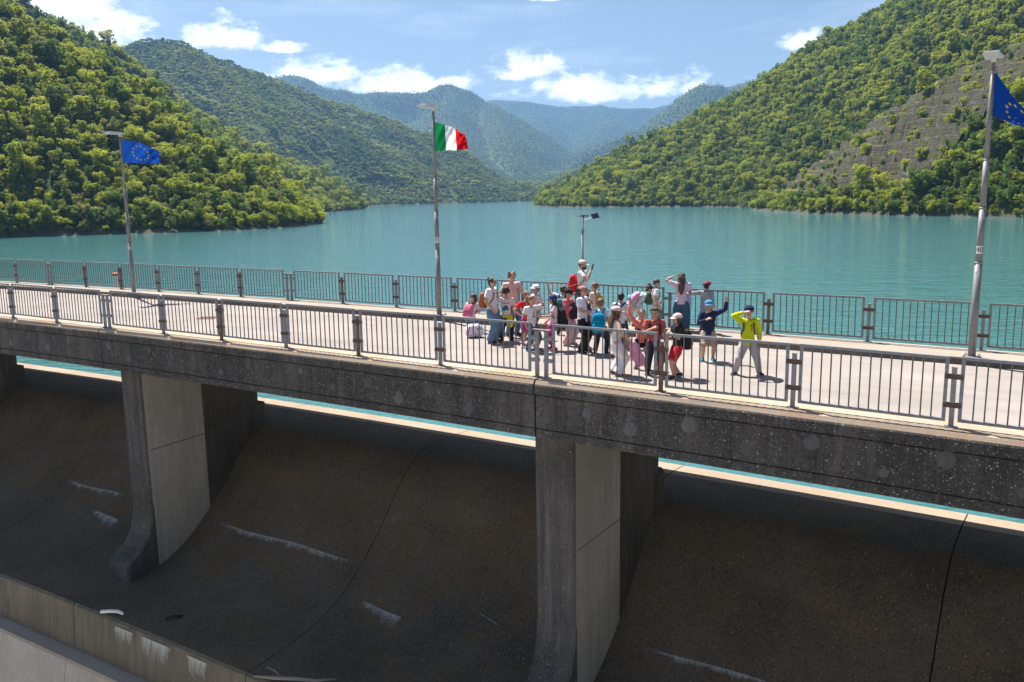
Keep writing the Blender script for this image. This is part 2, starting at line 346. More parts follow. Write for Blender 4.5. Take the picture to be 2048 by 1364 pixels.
# near right spur with the rock face
R2 = [(1476, 417, 424, 420), (1520, 394, 421, 402), (1560, 369, 416, 392), (1600, 339, 409, 382), (1660, 299, 399, 365), (1720, 249, 390, 348), (1780, 209, 379, 331), (1840, 170, 368, 314),
      (1900, 135, 357, 297), (1980, 97, 345, 288), (2060, 58, 332, 275), (2300, -80, 305, 258), (2700, -350, 290, 245)]
ridge(R2, 5, 1.2, 4, 6, 30)
def height(x, y):
    x = np.asarray(x, float); y = np.asarray(y, float); shp = x.shape; x = x.ravel(); y = y.ravel()
    rad = np.hypot(x, y); H = np.where(rad > 1330, ZW - 2 + (rad - 1330) * .055, -30.)   # the valley floor climbs beyond the lake's end
    for P3, S, back, rnd, amp, gl in RID:
        best = np.full(x.shape, -60.)
        for a, b, sa, sb in zip(P3, P3[1:], S, S[1:]):
            dx, dy = b[0] - a[0], b[1] - a[1]
            t = np.clip(((x - a[0]) * dx + (y - a[1]) * dy) / (dx * dx + dy * dy), 0, 1)
            px = a[0] + t * dx; py = a[1] + t * dy; zc = a[2] + t * (b[2] - a[2]); s = sa + t * (sb - sa)
            d = np.hypot(x - px, y - py); w = np.clip((np.hypot(px, py) - rad) / np.maximum(d, 1e-3), -1, 1) * .5 + .5
            best = np.maximum(best, zc - (s * w + back * (1 - w)) * (np.sqrt(d * d + rnd * rnd) - rnd))
        # gullies run down the flanks: none on the crest
        lift = np.clip((P3[:, 2].max() - best) / 60, 0, 1)
        best = best + (fbm(x / gl, y / gl) - .47) * amp * (.08 + 1.0 * lift) * np.clip((best - ZW) / 14, .12, 1)
        H = np.maximum(H, best)
    return H.reshape(shp)
CLIFF = [(1500, 404), (1560, 376), (1640, 316), (1720, 254), (1800, 203), (1880, 152), (1990, 98), (2090, 50), (2120, 110), (2030, 190), (1975, 235), (1920, 290), (1870, 345), (1800, 385), (1700, 385), (1640, 400), (1580, 410)]
def topix(x, y, z):
    z = z - CAMZ; d = y * cp - z * sp; v = -(y * sp + z * cp)
    return 1024 + F_PX * (x * cr - v * sr) / d, 682 + F_PX * (x * sr + v * cr) / d
def inpoly(u, v, poly):
    c = np.zeros(np.shape(u), bool); n = len(poly)
    for i in range(n):
        (x1, y1), (x2, y2) = poly[i], poly[(i + 1) % n]
        k = ((y1 > v) != (y2 > v)) & (u < (x2 - x1) * (v - y1) / (y2 - y1 + 1e-12) + x1); c ^= k
    return c
def ground_mat():
    m, n = new_mat('undergrowth'); oc = n('ShaderNodeTexCoord').outputs['Object']
    a = n.noise(oc, .06, 5, .6); b = n.noise(oc, .5, 5, .65)
    col = n.mix(n.ramp(b, [(.35, 0.), (.7, 1.)]), (.045, .07, .014), (.075, .085, .028))
    col = n.mix(n.ramp(a, [(.5, 0.), (.75, 1.)]), col, (.06, .09, .018))
    z = n('ShaderNodeSeparateXYZ', {0: oc}).outputs[2]
    shore = n('ShaderNodeMapRange', {0: n.math('ADD', z, n.math('MULTIPLY', b, 1.5)), 1: ZW + .9, 2: ZW + 2.2, 3: 1., 4: 0.}).outputs[0]
    col = n.mix(shore, col, (.085, .072, .055))
    finish(n, col, .95, b, .6, 1., .1); return m
MT['ground'] = ground_mat()
def rock_mat():
    m, n = new_mat('bedded_rock'); oc = n('ShaderNodeTexCoord').outputs['Object']
    st = n.mapping(oc, (.05, .05, 1.)); a = n.noise(st, 1.0, 5, .7); b = n.noise(oc, .35, 5, .7); g = n.noise(oc, 2.0, 5, .7)
    col = n.ramp(a, [(.3, (.045, .037, .028)), (.45, (.115, .097, .075)), (.55, (.06, .05, .039)), (.7, (.165, .14, .11))])
    col = n.mix(n.ramp(b, [(.5, 0.), (.6, 1.)]), col, (.085, .10, .028))
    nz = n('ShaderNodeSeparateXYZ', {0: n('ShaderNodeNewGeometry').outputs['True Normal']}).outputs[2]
    col = n.mix(n('ShaderNodeMapRange', {0: n.math('ADD', nz, n.math('MULTIPLY', n.math('SUBTRACT', g, .5), .3)), 1: .78, 2: .98, 3: 0., 4: .4}).outputs[0], col, (.23, .2, .15))  # upward faces paler: sunlit ledge tops put into the colour
    finish(n, col, .95, n.math('ADD', g, a), .8, .6, .1); return m
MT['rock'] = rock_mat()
def grid(name, x0, x1, y0, y1, st, cond=None):
    nx, ny = int((x1 - x0) / st) + 1, int((y1 - y0) / st) + 1
    X, Y = np.meshgrid(np.linspace(x0, x1, nx), np.linspace(y0, y1, ny)); Z = height(X, Y)
    V = np.stack([X, Y, np.maximum(Z, ZW - 6)], -1).reshape(-1, 3)
    i = (np.arange(ny - 1)[:, None] * nx + np.arange(nx - 1)[None]).ravel()
    Fq = np.stack([i, i + 1, i + nx + 1, i + nx], -1)
    ok = (V[Fq][:, :, 2].max(1) > ZW - 4)
    Fq = Fq[ok]; us = np.unique(Fq); mp = np.zeros(len(V), int); mp[us] = np.arange(len(us))
    return mesh(name, V[us].tolist(), mp[Fq].tolist(), MT['ground'], True)
link('hillside', grid('hillside', -560, 700, 120, 870, 5), kind='structure', label='wooded slopes rising straight from both shores of the lake', category='hillside')
link('mountains', grid('mountains', -3300, 2900, 870, 5900, 26), kind='structure', label='hazy blue forested mountains closing the far end of the lake', category='mountain')
# bedded rock face on the right spur, built finer with real ledges
def rock_face():
    st = .8; x0, x1, y0, y1 = 95, 250, 230, 430
    nx, ny = int((x1 - x0) / st), int((y1 - y0) / st)
    X, Y = np.meshgrid(np.linspace(x0, x1, nx), np.linspace(y0, y1, ny)); Z = height(X, Y)
    U, V_ = topix(X, Y, Z); X = X + rng.uniform(-.15, .15, X.shape); Y = Y + rng.uniform(-.15, .15, Y.shape)
    tilt = Z + .05 * X + 3.4 * fbm(X / 22, Y / 22) + 1.6 * fbm(X / 6, Y / 6)
    per = 4.0; q = tilt / per; fr = q - np.floor(q)
    Zr = Z + .7 + per * 1.05 * (np.clip((fr - .2) / .3, 0, 1) - fr) + .9 * (fbm(X / 3, Y / 3, 3) - .45)
    inside = inpoly(U + 14 * (fbm(X / 9, Y / 9) - .45), V_ + 14 * (fbm(X / 7 + 5, Y / 7) - .45), CLIFF) & (Z > ZW + 1)
    V = np.stack([X, Y, Zr], -1).reshape(-1, 3)
    i = (np.arange(ny - 1)[:, None] * nx + np.arange(nx - 1)[None]).ravel()
    Fq = np.stack([i, i + 1, i + nx + 1, i + nx], -1); Fq = Fq[inside.ravel()[Fq].all(1)]
    us = np.unique(Fq); mp = np.zeros(len(V), int); mp[us] = np.arange(len(us))
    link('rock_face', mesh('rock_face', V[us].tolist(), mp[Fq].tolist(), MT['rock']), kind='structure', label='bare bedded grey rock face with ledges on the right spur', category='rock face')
rock_face()
# ------------------------------------------------------------------ water
sv = np.linspace(-90, 70, 60)
wv = [A(s, 7.68, ZW) for s in sv] + [Vector((x, 3000, ZW)) for x in np.linspace(-2200, 2200, 60)]
wf = [(i, i + 1, 61 + i, 60 + i) for i in range(59)]
link('water', mesh('water', wv, wf, MT['water']), kind='structure', label='rippled turquoise lake stretching back between the hills', category='lake')
# ------------------------------------------------------------------ spillway
def cm(pts, per=5):
    "Catmull-Rom through profile points"
    P = [pts[0]] + pts + [pts[-1]]; out = []
    for i in range(1, len(P) - 2):
        p0, p1, p2, p3 = (np.array(P[i + k]) for k in (-1, 0, 1, 2))
        for t in np.linspace(0, 1, per, endpoint=False):
            out.append(tuple(.5 * (2 * p1 + (p2 - p0) * t + (2 * p0 - 5 * p1 + 4 * p2 - p3) * t * t + (3 * p1 - p0 - 3 * p2 + p3) * t ** 3)))
    return out + [tuple(pts[-1])]
OG = cm([(7.92, -3.94), (7.74, -3.80), (7.3, -3.73), (6.4, -3.705), (5.6, -3.74), (4.85, -3.90), (4.1, -4.45), (3.4, -5.25), (2.6, -6.05), (1.7, -6.75), (.7, -7.22), (-.6, -7.45), (-1.85, -7.52)], 4)
dam = empty('spillway', A(.7, 0, -7.5), label='dark stained concrete overflow spillway curving down under the bridge', category='spillway')
prof = OG + [(-1.92, -7.58), (-2.02, -8.85), (-1.2, -9.4), (9.2, -9.4), (9.2, -4.9), (8.02, -4.5)]
mi_ = []
for j in range(len(prof)):
    o, z = prof[j]
    mi_.append(1 if (j < len(OG) - 1 and o > 6.7) else 0 if j < len(OG) - 1 else 2)
CUTS = [-43, -35.5, -28.2, -20.95, -13.85, -6.62, .66, 7.62, 15.4, 23]
for a, b in zip(CUTS, CUTS[1:]):
    g = .014
    keep(link('slab', extrude(prof, a + g, b - g, 10, mi_).mesh('slab', [MT['slab'], MT['crest'], MT['lip']])), dam)
core = [(7.4, -4.1)] + [(o + .12, z - .22) for o, z in OG if -1.7 < o < 7.2] + [(-1.7, -9.2), (9., -9.2), (9., -5.2)]
keep(link('joint_core', extrude(core, CUTS[0] + .2, CUTS[-1] - .2, 60).mesh('joint_core', MT['stain'])), dam)
keep(link('ledge', extrude([(-1.95, -8.86), (-2.36, -8.95), (-2.38, -9.05), (-1.3, -9.35), (-1.3, -8.86)], -43, 23, 60).mesh('ledge', MT['walk'])), dam)
for a, b in zip(CUTS, CUTS[1:]):
    k = (b - a) * .42
    for c, d in ((a, a + k), (a + k, b)):
        keep(link('wall_panel', extrude([(-2.16, -9.06), (-2.30, -9.08), (-3.4, -14.5), (-2.2, -14.5)], c + .012, d - .012, 5).mesh('wall_panel', MT['lower'])), dam)
MT['basin'] = concrete('basin_concrete', (.36, .345, .32), (.26, .25, .235), None, 0, 0., 14)  # unseen floor, added to throw light up onto bridge and spillway
bs = MB(); n_ = 40; k_ = []
for i in range(n_ + 1):
    s_ = -140 + 260 * i / n_; k_ += [A(s_, -3.1, -14.45), A(s_, -30, -14.6), A(s_, -170, -14.7)]
bs.add(k_, [(3 * i + q, 3 * i + q + 1, 3 * i + q + 4, 3 * i + q + 3) for i in range(n_) for q in (0, 1)])
link('bounce_floor', bs.mesh('bounce_floor', MT['basin']), kind='structure', label='unseen sunlit concrete basin floor below the spillway, under the camera', category='ground')
def oz_at(o):
    for (a, za), (b, zb) in zip(OG, OG[1:]):
        if b <= o <= a: return za + (zb - za) * (a - o) / (a - b)
    return OG[-1][1]
# pale lime crusts that leak from construction lines (thin, follow the slab)
def faded(name, rows):
    "rows[i][k]: points from the leak line down; fades out downwards and at both ends"
    n, m_ = len(rows), len(rows[0]); v = [p for r_ in rows for p in r_]
    me = mesh(name, v, [(i * m_ + k, i * m_ + k + 1, (i + 1) * m_ + k + 1, (i + 1) * m_ + k) for i in range(n - 1) for k in range(m_ - 1)], MT['crust'])
    L_ = (rows[-1][0] - rows[0][0]).length
    fd = [(1 - k / (m_ - 1)) ** 1.1 * min(1, 1.5 * math.sin(math.pi * (i + .01) / (n - .98)) ** .8) for i in range(n) for k in range(m_)]
    me.attributes.new('fade', 'FLOAT', 'POINT').data.foreach_set('value', fd)
    rn = np.array([(L_ * i / (n - 1), k / (m_ - 1), 0) for i in range(n) for k in range(m_)], np.float32); me.attributes.new('run', 'FLOAT_VECTOR', 'POINT').data.foreach_set('vector', rn.ravel())
    keep(link(name, me), dam)
def crust(s0, s1, o, drop, seed):
    r = random.Random(seed); n = max(8, int((s1 - s0) / .12)); dv = [.35 + .65 * abs(math.sin(i * .9 + seed) * math.sin(i * .37 + 2 * seed)) for i in range(n + 1)]; o0 = o 
    if s1 - s0 < 2.5: dv = [min(1, .12 + 1.1 * i / n) * (.8 + .2 * math.sin(2.1 * i)) for i in range(n + 1)]
    oo = lambda i, k: o - (.18 * i / n if s1 - s0 < 2.5 else 0) + .02 * math.sin(i * .21 + seed) - drop * 1.3 * dv[i] * k / 6
    faded('lime_crust', [[A(s0 + (s1 - s0) * i / n, oo(i, k), oz_at(oo(i, k)) + .006) for k in range(7)] for i in range(n + 1)])
crust(-13.3, -6.35, 2.3, .36, 1); crust(-21.2, -17.2, 2.35, .3, 2); crust(1.3, 8.2, 2.3, .26, 3); crust(-6.1, -4.2, 1.5, .75, 4); crust(-18.6, -16.6, 1.75, .9, 5)
crust(8.7, 9.6, 3.3, .1, 6); crust(-2.6, -1.6, 2.0, .08, 7)
def wallcrust(s0, s1, z0, z1, seed):
    n = 10; faded('lime_crust', [[A(s0 + (s1 - s0) * i / n, -1.945 - .1 * (-7.6 - z) / 1.25 - .012, z) for z in np.linspace(z0, z1, 7)] for i in range(n + 1)])
for i, (a, b, z0, z1) in enumerate([(-12.0, -10.9, -7.66, -8.5), (-10.9, -9.3, -7.64, -8.84), (-8.9, -7.9, -7.64, -8.7)]): wallcrust(a, b, z0, z1, 20 + i)
# ------------------------------------------------------------------ bridge
bridge = empty('bridge', A(.7, 0, -1), label='long weathered concrete road bridge on piers across the spillway', category='bridge')
JN = [.70 + 14.63 * k for k in range(-4, 3)]
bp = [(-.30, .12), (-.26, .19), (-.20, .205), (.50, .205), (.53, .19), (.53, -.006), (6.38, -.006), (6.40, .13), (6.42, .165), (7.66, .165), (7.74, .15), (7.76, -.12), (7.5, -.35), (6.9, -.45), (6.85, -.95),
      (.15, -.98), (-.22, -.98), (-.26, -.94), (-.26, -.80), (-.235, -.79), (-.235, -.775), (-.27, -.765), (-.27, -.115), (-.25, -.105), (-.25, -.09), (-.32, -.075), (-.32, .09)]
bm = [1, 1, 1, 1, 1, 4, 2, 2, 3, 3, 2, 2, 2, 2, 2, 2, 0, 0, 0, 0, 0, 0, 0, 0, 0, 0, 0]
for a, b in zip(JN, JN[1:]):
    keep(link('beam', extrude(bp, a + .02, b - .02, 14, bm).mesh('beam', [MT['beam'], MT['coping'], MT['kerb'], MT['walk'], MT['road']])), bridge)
rd = MB(); n = 160; k = []
for i in range(n + 1):
    s = -58 + 88 * i / n; k += [A(s, .525, .002), A(s, 6.395, .002)]
rd.add(k, [(2 * i, 2 * i + 2, 2 * i + 3, 2 * i + 1) for i in range(n)])
link('road', rd.mesh('road', MT['road']), kind='structure', label='pale worn roadway running along the top of the dam', category='road')
# round cast patches and pale leaks on the beam face
r = random.Random(3); pm = {}
for q in range(4):
    b = MB(); m_ = 16; ring = [(1 + r.uniform(-.18, .12)) for _ in range(m_)]
    b.add([(math.cos(2 * math.pi * i / m_) * ring[i], 0, math.sin(2 * math.pi * i / m_) * ring[i]) for i in range(m_)] + [(math.cos(2 * math.pi * i / m_) * ring[i] * .8, -.012, math.sin(2 * math.pi * i / m_) * ring[i] * .8) for i in range(m_)],
          [tuple(m_ + i for i in range(m_))] + [(i, (i + 1) % m_, m_ + (i + 1) % m_, m_ + i) for i in range(m_)])
    pm[q] = b.mesh('cast_patch', concrete('cast_patch_concrete_%d' % q, (.105 + .018 * q, .099 + .018 * q, .094 + .017 * q), (.058, .054, .052), None, 0, .4, 20 + q))
s = -27.5; i = 0
while s < 10.5:
    o_ = link('cast_patch', pm[r.randrange(4)]); o_.parent = bridge; z = (-.28, -.56)[i % 2] + r.uniform(-.05, .05)
    w = A(s, -.262, z) - Vector(bridge.location); o_.location = w; o_.rotation_euler = (0, 0, head(s)); k_ = r.uniform(.08, .17); o_.scale = (k_, 1, k_)
    s += r.uniform(.85, 1.15); i += 1
# piers
def pier(sc, nm='pier'):
    fr = [(.52, -.90), (.52, -5.3), (.47, -5.75), (.33, -6.2), (.08, -6.55), (-.4, -6.86), (-.45, -6.93), (-.45, -7.9)]
    side = fr + [(2.7, -7.9), (2.7, -.90)]
    tail = [(2.7, -.9), (2.7, -7.9), (5.05, -7.9), (5.05, -.9)]
    b = MB(); hw = .485
    def slabp(poly, mi, hw, edge):
        n = len(poly); v = [A(sc - hw, o, z) for o, z in poly] + [A(sc + hw, o, z) for o, z in poly]
        b.add(v, [tuple(range(n))], mi); b.add(v, [tuple(range(2 * n - 1, n - 1, -1))], mi)
        b.add(v, [(i, n + i, n + (i + 1) % n, (i + 1) % n) for i in range(n)], edge)
    # body with chamfered nose edges
    n = len(fr); ch = .05
    rows = []
    for off, ins in ((-hw, ch), (-hw + ch, 0), (hw - ch, 0), (hw, ch)):
        rows.append([A(sc + off, o + ins, z) for o, z in fr])
    v = [p for q in rows for p in q]
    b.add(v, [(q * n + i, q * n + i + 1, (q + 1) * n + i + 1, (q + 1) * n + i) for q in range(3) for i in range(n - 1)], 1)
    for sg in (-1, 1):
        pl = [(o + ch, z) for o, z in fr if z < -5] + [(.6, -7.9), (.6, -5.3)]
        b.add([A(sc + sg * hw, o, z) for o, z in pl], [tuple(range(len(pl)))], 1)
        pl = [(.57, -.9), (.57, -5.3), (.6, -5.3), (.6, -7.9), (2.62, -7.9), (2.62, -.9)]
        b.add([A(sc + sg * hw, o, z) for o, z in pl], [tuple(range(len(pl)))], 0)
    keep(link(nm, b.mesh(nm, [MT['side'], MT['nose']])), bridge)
    t = MB(); pl = [(2.62, -.9), (2.62, -7.9), (5.0, -7.9), (5.0, -.9)]
    lat = [(-hw + .004, 2.62), (hw - .004, 2.62), (hw - .004, 4.75), (hw - .2, 5.05), (-hw + .2, 5.05), (-hw + .004, 4.75)]
    v = [A(sc + a, o, z) for z in (-7.9, -.9) for a, o in lat]
    t.add(v, [(i, (i + 1) % 6, 6 + (i + 1) % 6, 6 + i) for i in range(6)])
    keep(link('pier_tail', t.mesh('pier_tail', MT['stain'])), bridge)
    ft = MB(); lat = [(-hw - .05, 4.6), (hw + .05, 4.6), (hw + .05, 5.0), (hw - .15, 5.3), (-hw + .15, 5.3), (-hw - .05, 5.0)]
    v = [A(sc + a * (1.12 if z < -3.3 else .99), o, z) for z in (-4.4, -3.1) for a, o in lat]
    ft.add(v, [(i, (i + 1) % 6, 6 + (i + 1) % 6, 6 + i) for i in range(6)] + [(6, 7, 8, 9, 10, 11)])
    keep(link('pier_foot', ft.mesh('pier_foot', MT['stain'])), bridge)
    # horizontal pour line: a thin recess-like dark strip standing proud by 2 mm
    l = MB()
    for sg in (-1, 1): l.add([A(sc + sg * (hw + .003), o, z) for o, z in ((.62, -3.58), (4.7, -3.5), (4.7, -3.525), (.62, -3.605))], [(0, 1, 2, 3)])
    keep(link('pour_line', l.mesh('pour_line', MT['nose'])), bridge)
for sc in (.66, -13.87, -28.3, 15.4): pier(sc)
# ------------------------------------------------------------------ railings
PL, PH = 2.215, 1.0
def panel_mesh(w):
    b = MB(); t = .024
    b.box(-w / 2, w / 2, -.02, .02, PH - .045, PH); b.box(-w / 2, w / 2, -.02, .02, 0, .045)
    b.box(-w / 2, -w / 2 + .05, -.019, .019, .045, PH - .045); b.box(w / 2 - .05, w / 2, -.019, .019, .045, PH - .045)
    return b.mesh('panel_frame', MT['rail'])
pmesh = panel_mesh(PL)
b = MB(); b.box(-.010, .010, -.009, .009, .04, PH - .04); barm = b.mesh('bar', MT['bar'])
b = MB(); b.box(-.010, .010, -.009, .009, .04, PH - .04); barr = b.mesh('bar_worn', MT['rust'])
def post_mesh(mt):
    b = MB(); b.box(-.034, .034, -.03, .03, 0, .91); b.box(-.038, .038, -.034, .034, .91, .925); b.box(-.09, .09, -.075, .075, 0, .012); return b.mesh('post', mt)
postm, postr = post_mesh(MT['rail']), post_mesh(MT['rust'])
b = MB(); b.box(-.125, .125, -.043, -.032, -.034, .034); b.box(-.125, .125, .032, .043, -.034, .034); brk = b.mesh('bracket', MT['bracket']); brg = b.mesh('bracket_grey', MT['rail'])
b = MB(); b.box(-.20, .20, -.06, .06, 0, .03); capm = b.mesh('cap_plate', MT['rust'])
def railing(o, base, J, s0, s1, label, seed):
    r = random.Random(seed); R = empty('railing', (0, 0, 0), label=label, category='railing')
    def put(nm, me, s, z, par=None):
        q = link(nm, me, R); q.location = A(s, o, z); q.rotation_euler = (r.uniform(-.006, .006), r.uniform(-.006, .006), head(s)); return q
    n0 = math.floor((s0 - J) / 14.63); k = n0
    while J + 14.63 * k < s1:
        j = J + 14.63 * k
        for side in (-1, 1):
            s = j + side * .105
            if s0 < s < s1:
                p = put('post', postm, s, base)
                for z in (.78, .34):
                    q = link('bracket', brg, p); q.location = (side * .05, 0, z); q.scale = (.75, 1, 1)
        if s0 < j < s1: put('cap_plate', capm, j, base + .93)
        pitch = (14.63 - .34) / 6
        for i in range(6):
            s = j + .17 + pitch * (i + .5)
            if s0 < s < s1:
                f = put('panel_frame', pmesh, s, base + .085)
                f.scale = ((pitch - .17) / PL, 1, 1)
                for q in range(13):
                    q_ = link('bar', barr if r.random() < .35 else barm, f); q_.location = (-PL / 2 + .05 + (PL - .1) * (q + 1) / 14, 0, 0)
            s = j + .17 + pitch * (i + 1)
            if i < 5 and s0 < s < s1:
                p = put('post', postr if r.random() < .5 else postm, s, base)
                for z in (.78, .34):
                    q = link('bracket', brk, p); q.location = (0, 0, z)
        k += 1
railing(0, .205, .70, -24, 11.6, 'grey steel bar railing along the near edge of the bridge', 1)
railing(7.5, .165, .33, -38, 12, 'grey steel bar railing on the far, lake side of the bridge', 2)
# ------------------------------------------------------------------ lamp posts and flags
def text_mesh(txt, size, mat, name):
    c = D.curves.new(name, 'FONT'); c.body = txt; c.size = size; c.align_x = 'CENTER'; c.align_y = 'CENTER'; c.extrude = .001
    o = D.objects.new(name, c); COL.objects.link(o)
    me = D.meshes.new_from_object(o.evaluated_get(bpy.context.evaluated_depsgraph_get())); D.objects.remove(o); D.curves.remove(c)
    me.materials.clear(); me.materials.append(mat); me.name = name; return me
MT['black'] = plain('black_print', (.02, .02, .022), .6); MT['platewhite'] = plain('white_plate', (.75, .74, .7), .5)
OD = (A(0, 1, 0) - A(0, 0, 0)).normalized(); SD = (A(1, 0, 0) - A(0, 0, 0)).normalized()
def lamp_post(s, o, base, num, label, lean):
    R = empty('lamp_post', A(s, o, base), label=label, category='lamp post')
    z = [0, 2.05, 3.2, 4.2, 6.17]; rr = [.080, .070, .060, .050, .040]
    for i in range(4):
        b = MB(); b.tube([(lean * z[i], 0, z[i] - (.06 if i else 0)), (lean * z[i + 1], 0, z[i + 1])], [rr[i], rr[i] * .93 if i < 3 else .036], 16)
        if i: b.tube([(lean * z[i], 0, z[i] - .03), (lean * z[i], 0, z[i] + .015)], [rr[i] + .012] * 2, 16)
        link('pole_section', b.mesh('pole_section', MT['pole'], True), R)
    b = MB(); b.box(-.17, .17, -.17, .17, 0, .02)
    for x in (-.13, .13):
        for y in (-.13, .13): b.tube([(x, y, .02), (x, y, .06)], .015, 6)
    q = link('base_plate', b.mesh('base_plate', MT['pole']), R); q.rotation_euler = (0, 0, head(s))
    # flat lamp head reaching over the road
    H_ = link('lamp_head', None, R); H_.location = (lean * 6.17, 0, 6.17); H_.rotation_euler = (0, 0, head(s)); H_.empty_display_size = .1
    b = MB()
    def wd(x, y, z_): return (x * (1 - .15 * (y < -.4)), y, z_)
    b.box(-.17, .17, -.60, .12, .07, .12, fn=wd); b.box(-.13, .13, -.5, .02, .12, .155)
    b.tube([(0, 0, -.02), (0, 0, .08)], .05, 12)
    link('housing', b.mesh('housing', MT['lampgrey']), H_)
    b = MB(); b.box(-.14, .14, -.56, -.12, .062, .0715); link('lens', b.mesh('lens', MT['lampglass']), H_)
    for zz in (5.95, 4.98):
        b = MB(); b.tube([(lean * zz, 0, zz - .02), (lean * zz, 0, zz + .02)], [.06, .06], 12); b.tube([(lean * zz + .05, 0, zz), (lean * zz + .09, 0, zz)], .012, 6)
        q = link('flag_clamp', b.mesh('flag_clamp', MT['pole']), R)
    face = math.atan2(R.location.x, -R.location.y) * 0 + math.atan2(-R.location.x, R.location.y)
    if num:
        b = MB(); nst = 8; zz = 2.32; hh = .085; rad = .0705
        vv = []
        for i in range(nst + 1):
            a = -math.pi / 2 + (-.95 + 1.9 * i / nst); vv += [(rad * math.cos(a), rad * math.sin(a), zz - hh), (rad * math.cos(a), rad * math.sin(a), zz + hh)]
        b.add(vv, [(2 * i, 2 * i + 2, 2 * i + 3, 2 * i + 1) for i in range(nst)])
        q = link('number_plate', b.mesh('number_plate', MT['platewhite']), R); q.rotation_euler = (0, 0, face)
        me = text_mesh(num, .15, MT['black'], 'number')
        co = np.empty(len(me.vertices) * 3); me.vertices.foreach_get('co', co); co = co.reshape(-1, 3); a = co[:, 0] / (rad + .003) * .9 - math.pi / 2
        rr_ = rad + .003 + co[:, 2]; new = np.stack([rr_ * np.cos(a), rr_ * np.sin(a), co[:, 1] + zz], -1); me.vertices.foreach_set('co', new.ravel()); me.update()
        q2 = link('number', me, q)
    # small sticker
    b = MB(); vv = []
    for i in range(5):
        a = -math.pi / 2 - .2 + .5 * (i / 4 - .5) * 1.6; vv += [(.0795 * math.cos(a), .0795 * math.sin(a), 1.78), (.0795 * math.cos(a), .0795 * math.sin(a), 1.86)]
    b.add(vv, [(2 * i, 2 * i + 2, 2 * i + 3, 2 * i + 1) for i in range(4)])
    q = link('sticker', b.mesh('sticker', MT['platewhite']), R); q.rotation_euler = (0, 0, face)
    return R
PO = 6.56
LPS = [(-21.9, '', 'grey lamp post carrying the small blue flag near the left shore', -.006), (-6.9, '41', 'grey lamp post carrying the green, white and red flag', -.002), (7.56, '40', 'tall grey lamp post at the right edge, numbered 40', .004)]
posts = [lamp_post(s, PO, .165, n_, l, 0.) for s, n_, l, e in LPS]
def cloth(name, cols, two=.5):
    m, n = new_mat(name); oc = n('ShaderNodeTexCoord').outputs['Object']
    nz = n.noise(oc, 160, 2)
    d = n('ShaderNodeBsdfDiffuse', {'Color': cols}); t = n('ShaderNodeBsdfTranslucent', {'Color': cols})
    x = n('ShaderNodeMixShader', {0: two}); n.l.new(d.outputs[0], x.inputs[1]); n.l.new(t.outputs[0], x.inputs[2])
    n('ShaderNodeOutputMaterial', {'Surface': x.outputs[0]}); return m
MT['eublue'] = cloth('flag_blue', (.010, .06, .32)); MT['eustar'] = cloth('flag_star', (.75, .58, .03), .3)
MT['itg'] = cloth('flag_green', (.01, .22, .07)); MT['itw'] = cloth('flag_white', (.72, .72, .74)); MT['itr'] = cloth('flag_red', (.56, .01, .015))
def flag(post, pts, label, kind, seed, wav=.07, sag=.10):
    "pts: hoist top, hoist bottom, fly bottom, fly top as pixels with an offset towards the camera at the post's distance"
    R0 = Vector(post.location); dist = math.hypot(R0.x, R0.y)
    c = [at(u, v, dist - dd) for u, v, dd in pts]
    r = random.Random(seed); nu, nv = 36, 22; ph = r.uniform(0, 6)
    view = Vector((R0.x, R0.y, 0)).normalized()
    def P(a, b):
        top = c[0].lerp(c[3], a); bot = c[1].lerp(c[2], a)
        # edges are not straight: the top sags, folds run down and away from the hoist
        top = top + Vector((0, 0, sag * math.sin(math.pi * a))) * (1 if kind != 'it' else .6)
        p = top.lerp(bot, b)
        w = wav * a ** .6 * (math.sin(9 * a + 3.2 * b + ph) + .5 * math.sin(17 * a - 6 * b + ph * 2) + .35 * math.sin(25 * a + 11 * b))
        return p + view * w + Vector((0, 0, .018 * a * math.sin(14 * a + 2 * b + ph)))
    F_ = empty('flag', c[0], label=label, category='flag')
    v = [P(i / nu, j / nv) for i in range(nu + 1) for j in range(nv + 1)]; n1 = nv + 1
    f = [(i * n1 + j, i * n1 + j + 1, (i + 1) * n1 + j + 1, (i + 1) * n1 + j) for i in range(nu) for j in range(nv)]
    if kind == 'it':
        for nm, lo, hi, mt in (('green_band', 0, 12, 'itg'), ('white_band', 12, 24, 'itw'), ('red_band', 24, 36, 'itr')):
            ff = [q for q in f if lo <= q[0] // n1 < hi]; us = sorted({i for q in ff for i in q}); mp = {k: i for i, k in enumerate(us)}
            keep(link(nm, mesh(nm, [v[k] for k in us], [tuple(mp[i] for i in q) for q in ff], MT[mt], True)), F_)
    else:
        keep(link('cloth', mesh('cloth', v, f, MT['eublue'], True)), F_)
        for k in range(12):
            an = 2 * math.pi * k / 12; ca, cb = .5 + .22 * math.sin(an), .5 - .33 * math.cos(an)
            for sg in (-1, 1):
                pl = []
                for q in range(10):
                    rr_ = .062 if q % 2 == 0 else .026; t = 2 * math.pi * q / 10
                    pl.append(P(ca + rr_ * math.sin(t) / 1.5, cb - rr_ * math.cos(t)) + view * sg * .006)
                ce = P(ca, cb) + view * sg * .008
                if sg < 0: vv, ff = pl + [ce], [(i, (i + 1) % 10, 10) for i in range(10)]
                else: ff += [(i + 11, (i + 1) % 10 + 11, 21) for i in range(10)]; vv += pl + [ce]
            keep(link('star', mesh('star', vv, ff, MT['eustar'])), F_)
    return F_
flag(posts[0], [(243.5, 280, 0), (246, 325, 0), (318, 328, .5), (318, 303, .5)], 'small blue flag with yellow stars on the left lamp post', 'eu', 1, .05)
flag(posts[1], [(869.5, 244, 0), (871, 302, 0), (936, 299, .4), (931, 270, .5)], 'green, white and red striped flag on the middle lamp post', 'it', 2, .11)
